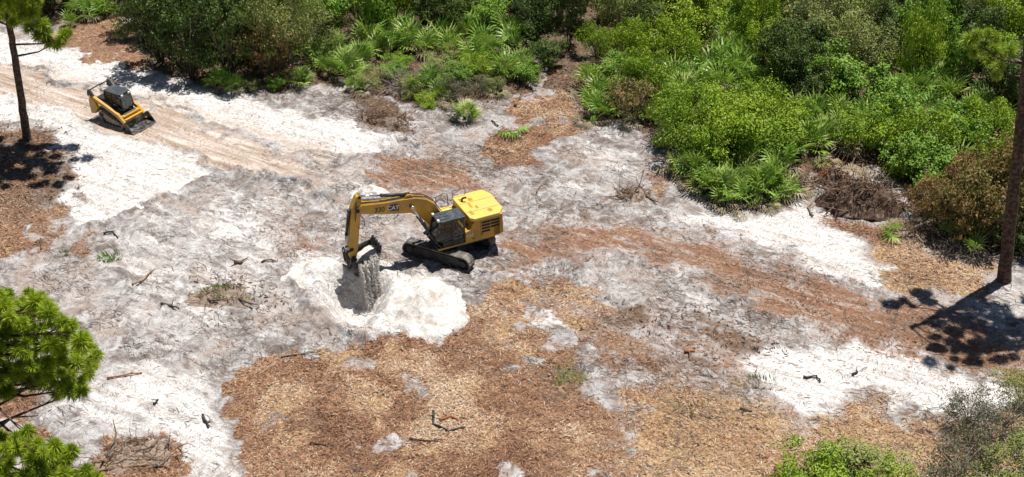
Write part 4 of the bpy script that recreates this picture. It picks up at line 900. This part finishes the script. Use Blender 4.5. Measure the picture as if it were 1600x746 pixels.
HP = [  # saw palmettos read off the photograph: base pixel, scale
 (540, 122, 1.15), (560, 108, 1.1), (515, 118, .9), (500, 100, 1.0), (345, 138, .8), (362, 146, .8), (330, 140, .6), (472, 134, .8), (555, 142, .6), (525, 92, 1.0), (485, 78, 1.0), (590, 92, 1.1), (612, 84, 1.2), (575, 74, 1.1), (640, 78, 1.1), (668, 84, 1.1), (625, 62, 1.1), (700, 88, 1.1), (690, 68, 1.1), (655, 146, .9), (670, 140, .9), (688, 156, .7), (727, 186, .85), (735, 100, 1.0), (750, 80, 1.0), (730, 62, 1.0), (765, 96, .9), (790, 128, 1.1), (812, 118, 1.0), (775, 112, .9), (828, 104, .9), (800, 84, 1.0), (790, 62, 1.1), (755, 45, 1.1),
 (925, 178, .9), (945, 186, .9), (935, 160, 1.0), (960, 158, 1.0), (922, 142, 1.0), (965, 118, .9), (1030, 165, 1.0), (1015, 195, .7), (1100, 300, 1.1), (1085, 280, 1.0), (1120, 306, 1.0), (1140, 312, 1.0), (1165, 318, .8), (1185, 306, 1.1), (1205, 300, 1.0), (1225, 308, .9), (1160, 290, 1.0), (1215, 270, 1.1), (1235, 250, 1.0), (1250, 232, 1.1), (1265, 240, 1.1), (1285, 228, 1.1), (1255, 205, 1.1), (1275, 200, 1.1), (1300, 210, 1.0), (1240, 190, 1.0), (1310, 190, 1.0), (1320, 235, 1.0), (1060, 270, .8),
 (1085, 118, 1.1), (1105, 128, 1.2), (1130, 122, 1.2), (1150, 130, 1.2), (1075, 140, 1.0), (1095, 150, 1.0), (1125, 148, 1.1), (1160, 108, 1.1), (1145, 95, 1.1), (1165, 60, 1.0), (1120, 100, 1.0), (1060, 155, 1.0), (1170, 145, 1.0), (1035, 130, .9),
 (1400, 155, 1.0), (1430, 150, 1.1), (1460, 140, 1.1), (1480, 160, 1.0), (1420, 180, 1.0), (1450, 190, 1.0), (1480, 200, 1.0), (1510, 190, 1.0), (1380, 180, 1.0), (1500, 225, 1.1), (1520, 215, 1.1), (1530, 30, 1.1), (1375, 210, .9), (1560, 200, .9), (1590, 215, .9),
 (145, 28, 1.0), (128, 20, 1.0), (165, 24, .9), (158, 10, .9), (110, 40, .6),
]
for a in HP: palmetto(a[0], a[1], a[2] * 1.25)
for q in ((1075, 288), (1128, 324), (1200, 324), (1245, 302), (1440, 356), (1472, 380), (916, 194), (985, 200), (1290, 262), (1520, 402), (568, 146), (705, 166), (775, 150), (835, 124)):
    palmetto(q[0], q[1], RNG.uniform(0.7, 1.0), 11, 0.85); PLANTS[-1] = ('dead',) + PLANTS[-1][1:]
# the rest of the thickets, spread over their ground
def inside(P, x, y):
    return float(sdf(P, np.array([x], np.float32), np.array([y], np.float32))[0]) < -0.9
taken = [(o.location.x, o.location.y, (1.6 if k not in ('palm', 'dead') else 0.9)) for k, o, _, _ in PLANTS]
POLY = [(poly(THICK_R), 'R'), (poly(THICK_M), 'M'), (poly(THICK_L), 'L')]
nS = nP = 0
for tries in range(7000):
    x = RNG.uniform(-46, 46); y = RNG.uniform(0, 52)
    P = [t for q, t in POLY if q[:, 0].min() < x < q[:, 0].max() and inside(q, x, y)]
    if not P: continue
    qx, qy = PX((x, y, 0))
    if not (-70 < qx < 1670 and -75 < qy < 420): continue
    palm = RNG.random() < 0.55; rad = 0.7 if palm else 1.3
    if any((x - a) ** 2 + (y - b) ** 2 < ((rad + c) * 0.71) ** 2 for a, b, c in taken): continue
    w = Vector((x, y, hgt(x, y)))
    if palm:
        if nP >= 160: continue
        palmetto(0, 0, RNG.uniform(1.05, 1.5), 13, world=w); nP += 1
    else:
        k = RNG.choice(['green', 'green', 'yellow', 'yellow', 'yellow', 'olive', 'oak', 'yellow', 'grey'] if P[0] == 'R' else ['green', 'green', 'yellow', 'oak', 'oak', 'oak', 'grey'])
        shrub(0, 0, k, RNG.uniform(1.2, 2.0), 1.3 + 3.0 * RNG.random() ** 1.6, w); nS += 1
    taken.append((x, y, rad))
print('fill', nS, nP, len(PLANTS))

# ------------------------------------------------------------------ pines
def tuft_mesh(name, seed, r=0.5, n=320):
    rg = np.random.RandomState(seed); d = rg.randn(n, 3); d[:, 2] = d[:, 2] * 0.8 + 0.25; d /= np.linalg.norm(d, axis=1, keepdims=True)
    ln = r * rg.uniform(0.7, 1.1, n)[:, None]; t = rg.randn(n, 3); t -= d * (t * d).sum(1, keepdims=True); t /= np.linalg.norm(t, axis=1, keepdims=True)
    w = 0.019; tip = d * ln; tip[:, 2] -= 0.12 * ln[:, 0] ** 1
    V = np.stack([d * 0.05 - t * w * 0.5, d * ln * 0.55 + t * w, tip, d * ln * 0.5 - t * w], 1).reshape(-1, 3)
    tt = np.repeat(rg.uniform(0.1, 0.9, n), 4) * 0.7 + np.tile([0.0, 0.2, 0.3, 0.2], n)
    return np_mesh(name, V, np.arange(n * 4).reshape(-1, 4), tt)
TU = [tuft_mesh('needle_tuft', 700 + i) for i in range(4)]
for m_ in TU: m_.materials.append(LM['pine'])
TUP = [tuft_mesh('needle_tuft', 720 + i) for i in range(3)]
for m_ in TUP: m_.materials.append(LM['paleP'])
def pine(base, trunk, r0, tufts, label, meshes=TU, seed=0, tsc=1.0, bare=()):
    """trunk: list of points from the base up; tufts: world points; boughs grow from the trunk to clusters of tufts"""
    rd = random.Random(seed); o = empty('pine_tree', base); B = Vector(base)
    tp = [Vector(p) - B for p in trunk]; m = len(tp)
    fine = []
    for i in range(m - 1):
        for k in range(5): fine.append(tp[i].lerp(tp[i + 1], k / 5) + Vector((rd.uniform(-.03, .03), rd.uniform(-.03, .03), 0)))
    fine.append(tp[-1]); K = len(fine)
    mb = MB(); mb.tube([fine[0] - Vector((0, 0, 0.4))] + fine, [r0 * 1.35] + [r0 * (1.12 if i < 1 else 1) * (1 - 0.62 * i / K) * rd.uniform(.96, 1.04) for i in range(K)], 12); mb.build('trunk', M_bark, o)
    pts = [Vector(t) - B for t in tufts]; left = pts[:]
    while left:
        c = left[0]; cl = sorted(left, key=lambda q: (q - c).length)[:6]; cl = [q for q in cl if (q - c).length < 2.6]
        left = [q for q in left if q not in cl]
        mean = sum(cl, Vector()) / len(cl)
        j = min(range(K), key=lambda i: abs(fine[i].z - (mean.z - 0.25 * (mean - fine[i]).xy.length)))
        a = fine[j]; end = mean - Vector((0, 0, 0.35))
        mid = a.lerp(end, 0.5) + Vector((rd.uniform(-.25, .25), rd.uniform(-.25, .25), -0.15))
        mb = MB(); mb.tube([a, mid, end], [0.075, 0.05, 0.025], 6)
        for q in cl: mb.tube([mid.lerp(end, rd.uniform(.3, .9)), q], [0.022, 0.012], 4)
        mb.build('bough', M_bark, o)
        for q in cl:
            t = obj('needle_tuft', rd.choice(meshes), None, o); t.location = q; s = rd.uniform(0.65, 1.25) * tsc
            t.scale = (s, s, s); t.rotation_euler = (rd.uniform(-.5, .5), rd.uniform(-.5, .5), rd.uniform(0, 6.28))
    for pth in bare:
        mb = MB(); mb.tube([Vector(q) - B for q in pth], [0.07 - 0.05 * i / (len(pth) - 1) for i in range(len(pth))], 6); mb.build('bare_bough', M_greytwig, o)
    tag(o, label, 'pine tree', 'pine trees'); return o
def in_poly(P, n, rd, mind):
    out = []; A = np.array(P, float); tr = 0
    while len(out) < n and tr < 6000:
        tr += 1; x = rd.uniform(A[:, 0].min(), A[:, 0].max()); y = rd.uniform(A[:, 1].min(), A[:, 1].max())
        if sdf(A, np.array([x]), np.array([y]))[0] < 0 and all(math.hypot(x - a, y - b) > mind for a, b in out): out.append((x, y))
    return out
# tall pine by the haul road
rd = random.Random(3); b = GH(43, 222); Y = b.y
tf = [AT(x, y, Y + rd.uniform(-2.2, 2.2)) for x, y in in_poly([(-70, -40), (20, -40), (62, 0), (56, 26), (30, 38), (-10, 30), (-70, 20)], 60, rd, 8)]
tf += [AT(x, y, Y + 0.6) for x, y in ((66, 38), (72, 52), (60, 56), (75, 66), (100, 55), (106, 50), (88, 70), (95, 64), (45, 44))]
tf += [AT(x, y, Y + rd.uniform(-2.5, 2.5)) for x, y in in_poly([(-90, -150), (90, -150), (170, -70), (150, -30), (-60, -30)], 70, rd, 13)]
pine(b, [b, AT(34, 160, Y), AT(20, 70, Y), AT(12, 20, Y), AT(4, -60, Y), AT(0, -120, Y)], 0.27, tf, 'tall pine with a bare dark trunk beside the haul road, left of the track loader', TU, 1, 1.15)
# tall pine at the right edge of the clearing
rd = random.Random(4); b = GH(1568, 440); Y = b.y
tf = [AT(x, y, Y + 1.2 + rd.uniform(-.6, .6)) for x, y in ((1516, 62), (1528, 52), (1543, 50), (1556, 58), (1522, 84), (1536, 72), (1552, 76), (1564, 84), (1548, 94), (1560, 104), (1556, 118), (1578, 78))]
nb_ = len(tf)
tf += [AT(x, y, Y + rd.uniform(-3.2, 1.2)) for x, y in in_poly([(1640, -60), (1650, -120), (1740, -120), (1780, -20), (1760, 130), (1660, 130), (1650, -20)], 110, rd, 9)]
pine(b, [b, AT(1580, 330, Y), AT(1597, 180, Y), AT(1606, 80, Y), AT(1612, -20, Y), AT(1618, -110, Y)], 0.36, tf, 'tall pine at the right edge, pale lime needle clusters on a grey bough', TUP, 2, 1.0,
     [[AT(1606, 100, Y), AT(1590, 95, Y + .5), AT(1574, 86, Y + 1.0)], [AT(1606, 58, Y), AT(1592, 62, Y - .3), AT(1582, 63, Y - .5)]])
# near pine, bottom left: only its crown reaches into view
rd = random.Random(6); b = GH(-20, 900); Y = b.y
tf = [AT(x, y, Y + rd.uniform(-1.8, 2.4)) for x, y in in_poly([(-130, 470), (0, 455), (55, 458), (100, 490), (150, 545), (152, 580), (128, 612), (95, 628), (70, 600), (20, 612), (-130, 640)], 230, rd, 7)]
tf += [AT(x, y, Y + rd.uniform(-5.5, -2.5)) for x, y in in_poly([(-120, 680), (30, 668), (70, 685), (115, 700), (150, 735), (150, 790), (-120, 800)], 120, rd, 8)]
pine(b, [b, AT(-25, 780, Y), AT(-35, 650, Y), AT(-42, 540, Y), AT(-46, 470, Y)], 0.25, tf, 'near pine crown of bright green needle tufts in the bottom left corner', TU, 5, 0.86,
     [[AT(-30, 690, Y), AT(20, 652, Y - .5), AT(60, 650, Y - .8)]])

# ------------------------------------------------------------------ torn root mound, brush piles, logs, sticks
def rootpath(rd, p, ln, up=0.2, k=5, wob=0.35):
    a = rd.uniform(0, 6.28); el = rd.uniform(-0.2, 1.0) * up; out = [Vector(p)]
    for i in range(k):
        a += rd.uniform(-wob, wob) * 1.6; el += rd.uniform(-wob, wob)
        out.append(out[-1] + Vector((math.cos(a) * math.cos(el), math.sin(a) * math.cos(el), math.sin(el))) * ln / k)
    return out
def mound(name, px, py, rx, ry, h, rot, label, cat, seed, nbig, nfine, mats, soil=M_soil, lens=(0.7, 1.8), group=None):
    rd = random.Random(seed); p = GH(px, py); o = empty(name, p)
    hp = heap('soil', p.x, p.y, rx, ry, h * (0.85 if 'root' in name else 0.55), soil if 'root' in name else M_brush, rot, seed, 0.9 if 'root' in name else 0.35, 60); hp.parent = o; hp.location = -p
    def surf():
        a = rd.uniform(0, 6.28); q = math.sqrt(rd.random()) * 0.92; lx, ly = math.cos(a) * q * rx, math.sin(a) * q * ry
        x, y = math.cos(rot) * lx - math.sin(rot) * ly, math.sin(rot) * lx + math.cos(rot) * ly
        return Vector((x, y, hgt(p.x + x, p.y + y) - p.z + max(0.02, (1 - q) ** 0.9 * h)))
    for i in range(nbig):
        pt = rootpath(rd, surf(), rd.uniform(*lens), 0.6); r = rd.uniform(0.03, 0.075)
        mb = MB(); mb.tube(pt, [r * (1 - 0.7 * k / 5) for k in range(6)], 6); mb.build('root' if 'root' in name else 'branch', rd.choice(mats), o)
    mb = MB()
    for i in range(nfine):
        pt = rootpath(rd, surf() + Vector((0, 0, rd.uniform(0, 0.18))), rd.uniform(0.4, 1.2), 0.5, 4, 0.5); mb.tube(pt, [0.022, 0.019, 0.016, 0.013, 0.008], 3)
    f = mb.build('root_fibres' if 'root' in name else 'twigs', mats[0], o); tag(f, kind='stuff')
    tag(o, label, cat, group); return o
mound('root_mound', 1345, 322, 2.9, 1.5, 2.0, -0.25, 'torn-up mound of dark soil and tangled roots at the thicket edge', 'root mound', 5, 60, 330, [M_root, M_root, M_greytwig])
mound('root_mound', 1300, 283, 1.2, 0.8, 1.1, 0.1, 'orange splintered stump roots on the left shoulder of the root mound', 'stump', 9, 14, 30, [M_orangeroot, M_greytwig, M_root], lens=(0.6, 1.4))
mound('brush_pile', 632, 138, 1.7, 1.2, 1.1, 0.5, 'grey brush pile of dead twigs at the palmetto edge', 'brush pile', 6, 12, 170, [M_greytwig, M_greytwig, M_root], group='brush piles')
mound('brush_pile', 598, 190, 2.0, 0.8, 0.5, -0.35, 'low brown ridge of raked twigs and soil in front of the palmettos', 'brush pile', 7, 9, 130, [M_root, M_greytwig], group='brush piles')
mound('brush_pile', 1042, 225, 1.2, 1.0, 0.9, 0.2, 'uprooted brown brush beside the bright green mound shrub', 'brush pile', 8, 12, 110, [M_root, M_greytwig], group='brush piles')
mound('brush_pile', 215, 712, 2.2, 1.3, 0.4, 0.1, 'brown brush pile beside the near pine crown, logs lying over it', 'brush pile', 10, 9, 100, [M_root, M_greytwig, M_twig], group='brush piles')
mound('brush_pile', 1438, 372, 1.4, 0.8, 0.45, -0.4, 'low tan pile of roots between the root mound and the browned shrubs', 'brush pile', 11, 9, 90, [M_root, M_greytwig], group='brush piles')
mound('brush_pile', 345, 462, 1.9, 1.0, 0.2, 0.2, 'flattened brown brush with a strip of green on the grey sand', 'brush pile', 12, 4, 50, [M_root, M_twig], group='brush piles')
mound('brush_pile', 990, 305, 1.2, 0.8, 0.3, 0.2, 'small patch of brown brush on the pale sand left of the bright mound shrub', 'brush pile', 15, 6, 70, [M_root, M_greytwig], group='brush piles')
mound('brush_pile', 1505, 402, 1.8, 0.7, 0.5, -0.3, 'ragged dead brush along the foot of the browned shrubs', 'brush pile', 17, 12, 110, [M_greytwig, M_root], group='brush piles')
mound('brush_pile', 1250, 292, 1.0, 0.8, 0.5, 0.3, 'small heap of torn brush between the palmettos and the root mound', 'brush pile', 18, 10, 80, [M_root, M_greytwig], group='brush piles')
def stick(name, pts, r, mat, label, cat, z=0.06, knots=2):
    rd = random.Random(int(pts[0][0] * 7 + pts[0][1])); W = [GH(*q) + Vector((0, 0, z)) for q in pts]; B = W[0].copy()
    fine = []
    for i in range(len(W) - 1):
        for k in range(3): fine.append(W[i].lerp(W[i + 1], k / 3) - B + Vector((rd.uniform(-.04, .04), rd.uniform(-.04, .04), rd.uniform(0, .06))))
    fine.append(W[-1] - B); K = len(fine)
    mb = MB(); mb.tube(fine, [r * (1 - 0.5 * i / K) * rd.uniform(.9, 1.1) for i in range(K)], 7)
    for k in range(knots):
        j = rd.randrange(1, K - 1) if K > 2 else 0; d = Vector((rd.uniform(-1, 1), rd.uniform(-1, 1), rd.uniform(.1, .5))).normalized(); mb.tube([fine[j], fine[j] + d * r * 5], [r * .5, r * .2], 5)
    o = mb.mesh(name, mat); o = obj(name, o); o.location = B; tag(o, label, cat, 'logs and sticks lying on the ground'); return o
ST = [
 ('log', [(146, 724), (195, 719), (240, 719)], .14, M_log, 'stripped brown log, upper of the two on the bottom left brush', 'log'),
 ('log', [(150, 738), (190, 733), (236, 728)], .11, M_log, 'darker log, lower of the two on the bottom left brush', 'log'),
 ('root_arc', [(676, 648), (678, 668), (700, 678), (728, 672)], .07, M_dark, 'black curved root sticking out of the brown mulch', 'root'),
 ('broken_branch', [(688, 660), (705, 655), (722, 664)], .08, M_orangeroot, 'orange splintered branch lying inside the black curved root', 'branch'),
 ('log', [(804, 168), (812, 156), (818, 146)], .11, M_root, 'short brown log at the foot of the brown path', 'log'),
 ('stick', [(158, 488), (156, 515)], .04, M_greytwig, 'pale upright stick beside the near pine crown', 'stick'),
 ('stick', [(168, 590), (195, 588), (222, 582)], .05, M_orangeroot, 'reddish stick on the grey sand right of the near pine crown', 'stick'),
 ('stick', [(317, 650), (326, 668)], .07, M_dark, 'short black stick on white sand left of the mulch', 'stick'),
 ('stick', [(241, 632), (247, 624)], .06, M_dark, 'tiny black stub on white sand right of the near pine', 'stick'),
 ('stick', [(252, 478), (268, 479), (280, 484)], .07, M_dark, 'black charred stick on grey sand above the near pine crown', 'stick'),
 ('stick', [(208, 450), (225, 435), (241, 420)], .06, M_log, 'pale brown diagonal stick on grey sand right of the weed clump', 'stick'),
 ('stick', [(440, 560), (465, 555), (492, 552)], .06, M_greytwig, 'grey stick along the upper edge of the mulch', 'stick'),
 ('stick', [(162, 366), (176, 362), (184, 370)], .06, M_dark, 'dark forked stick at the lower tip of the white sand', 'stick'),
 ('stick', [(63, 374), (64, 390)], .05, M_twig, 'small dark stub in the brown patch under the tall pine', 'stick'),
 ('stump', [(366, 411), (378, 408)], .12, M_root, 'small dark stump chunk on the grey sand left of the excavator', 'stump'),
 ('stick', [(408, 408), (424, 404), (432, 406)], .05, M_twig, 'dark curled twig on grey sand left of the excavator bucket', 'stick'),
 ('stick', [(640, 690), (668, 694), (690, 690)], .05, M_twig, 'thin dark twig on the mulch below the black curved root', 'stick'),
 ('stick', [(486, 695), (520, 699)], .05, M_twig, 'dark twig in the lower middle of the brown mulch', 'stick'),
 ('stick', [(1070, 556), (1085, 552)], .08, M_orangeroot, 'bright orange wood chip in the grey brown churned soil', 'stick'),
 ('stick', [(1255, 590), (1275, 588), (1282, 596)], .06, M_dark, 'black charred twig on the big white sand patch', 'stick'),
 ('stick', [(1332, 588), (1340, 583)], .07, M_dark, 'small black chunk at the top of the big white sand patch', 'stick'),
 ('stick', [(1518, 398), (1530, 390), (1545, 384)], .035, M_greytwig, 'pale bare stick in front of the browned shrubs', 'stick'),
 ('stick', [(1550, 402), (1556, 388)], .035, M_greytwig, 'pale upright twig beside the foot of the right pine', 'stick'),
 ('stick', [(1395, 352), (1420, 362), (1440, 382)], .06, M_root, 'brown root running down from the root mound', 'root'),
 ('stick', [(1270, 340), (1262, 325), (1282, 300)], .06, M_greytwig, 'grey bent root leaning on the left of the root mound', 'root'),
 ('stick', [(838, 300), (846, 288)], .05, M_log, 'thin reddish stick on pale sand behind the excavator', 'stick'),
 ('stick', [(895, 420), (915, 408), (922, 404)], .04, M_log, 'thin tan stick on the brown track right of the excavator', 'stick'),
 ('stick', [(1155, 640), (1175, 644)], .06, M_twig, 'dark twig in the tan straw below the white patch', 'stick'),
 ('stick', [(500, 420), (505, 432), (520, 436)], .06, M_dark, 'dark root fragment left of the bucket shadow', 'stick'),
 ('stick', [(778, 198), (768, 190)], .06, M_twig, 'dark stick beside the cut palm frond', 'stick'),
 ('stick', [(455, 104), (480, 100), (500, 94)], .1, M_greytwig, 'pale grey fallen log at the foot of the olive tree', 'log'),
]
for a in ST: stick(*a)
# cut and dead palm fronds lying about
for px, py, dd, s_, lab in ((798, 205, 0, 1.3, 'cut green palm frond lying on the brown path'), (1030, 262, 1, 1.2, 'bleached dead palm frond on sand, left one of the pair by the mound shrub'), (1050, 258, 1, 1.1, 'bleached dead palm frond on sand, right one of the pair by the mound shrub'), (1408, 372, 0, 1.3, 'yellow green palm frond dropped below the root mound'), (1322, 300, 1, 1.4, 'pale dead palm frond hanging on the root mound'), (770, 100, 0, 1.7, 'large upright palm frond standing out at the brushy edge'), (596, 128, 1, 1.3, 'rust coloured dead palm frond beside the grey brush pile'), (1165, 335, 1, 1.0, 'pale dead frond on sand below the edge palmettos'), (880, 150, 1, 1.0, 'dead frond in the shade at the mouth of the gap')):
    p = GH(px, py); o = empty('palm_frond', (p.x, p.y, p.z + (0.9 if px == 770 else 0.9 if px == 1322 else 0.12)), RNG.uniform(0, 6.28)); o.scale = (s_,) * 3
    for k in range(3):
        f = obj('blade_fan', RNG.choice(FRD if dd else FR), None, o); f.rotation_euler = (RNG.uniform(-.3, .3), -RNG.uniform(.0, .3) - (0.8 if px == 770 else 0), k * 0.8)
    tag(o, lab, 'palm frond', 'loose palm fronds')
# small green weeds on the sand
def weed(px, py, n, r, h, label, mat):
    rg = np.random.RandomState(int(px)); p = GH(px, py); o = empty('weed_clump', p)
    a = rg.rand(n) * 6.28; q = np.sqrt(rg.rand(n)) * r; bx, by = np.cos(a) * q * 1.6, np.sin(a) * q
    bz = hgt_n(p.x + bx, p.y + by) - p.z
    d = np.stack([np.cos(a + 1) * .5, np.sin(a + 1) * .5, np.ones(n)], -1) * (h * rg.uniform(.5, 1, n))[:, None]; w = np.stack([-np.sin(a), np.cos(a), 0 * a], -1) * 0.03
    B_ = np.stack([bx, by, bz], -1)
    V = np.stack([B_ - w, B_ + w, B_ + d], 1).reshape(-1, 3)
    obj('leaves', np_mesh('leaves', V, np.arange(n * 3).reshape(-1, 3), np.repeat(rg.rand(n), 3)), mat, o)
    tag(o, label, 'weeds', 'small weeds on the sand')
weed(172, 402, 140, .45, .4, 'small blue green weed clump on grey sand left of centre', LM['palm'])
weed(350, 456, 260, .8, .3, 'strip of green weeds on the flattened brush', LM['green'])
weed(884, 588, 220, .9, .15, 'mossy green patch in the mulch below the white spot', LM['olive'])
weed(100, 398, 60, .35, .25, 'faint olive weed clump below the tall pine patch', LM['olive'])
weed(1080, 640, 90, .6, .3, 'olive weed clump in the straw left of the big white patch', LM['olive'])
weed(1185, 598, 90, .6, .3, 'olive weed clump at the left tip of the big white patch', LM['olive'])

# ------------------------------------------------------------------ labels for the plants
ORD = ['first', 'second', 'third', 'fourth', 'fifth', 'sixth', 'seventh', 'eighth', 'ninth', 'tenth', 'eleventh', 'twelfth', 'thirteenth', 'fourteenth', 'fifteenth', 'sixteenth', 'seventeenth', 'eighteenth', 'nineteenth', 'twentieth'] + ['later'] * 60
LOOK = {'oak': ('dark green oak', 'oak tree'), 'green': ('broadleaf green shrub', 'shrub'), 'yellow': ('yellow green shrub', 'shrub'), 'olive': ('olive grey shrub', 'shrub'),
        'rust': ('rusty brown half-dead shrub', 'shrub'), 'grey': ('scraggly grey shrub', 'shrub'), 'palm': ('saw palmetto', 'saw palmetto'), 'dead': ('withered tan palmetto', 'saw palmetto')}
REG = [(-999, 215, 'far left of the haul road'), (215, 400, 'behind the track loader'), (400, 520, 'behind the sandy road bend'), (520, 640, 'behind the grey brush pile'), (640, 760, 'above the excavator boom'), (760, 900, 'left of the shaded gap'),
       (900, 1000, 'right of the shaded gap'), (1000, 1090, 'left of the bright mound'), (1090, 1180, 'at the bright mound'), (1180, 1270, 'right of the bright mound'), (1270, 1350, 'above the root mound'), (1350, 1440, 'right of the root mound'), (1440, 1520, 'above browned shrubs'), (1520, 2999, 'by the right pine')]
ROW = [(-999, -20, 'top edge'), (-20, 50, 'back row'), (50, 110, 'third row'), (110, 170, 'second row'), (170, 250, 'middle row'), (250, 420, 'front row'), (420, 999, 'bottom corner')]
cells = {}
for k, o, qx, qy in PLANTS:
    rg_ = next(t for a, b_, t in REG if a <= qx < b_); rw = next(t for a, b_, t in ROW if a <= qy < b_)
    if rw == 'bottom corner': rg_ = 'at the bottom right'
    cells.setdefault((k, rg_, rw), []).append((qx, o))
for (k, rg_, rw), lst in cells.items():
    lst.sort(key=lambda t: t[0]); look, cat = LOOK[k]
    for i, (_, o) in enumerate(lst):
        place = f'in the {rw} {rg_}' if rw != 'bottom corner' else rg_
        tag(o, f'{look} {place}' if len(lst) == 1 else f'{look}, {ORD[i]} from left {place}', cat, {'palm': 'saw palmettos in the thickets', 'dead': 'withered palmettos along the thicket edge'}.get(k, 'shrubs and small trees of the thickets'))
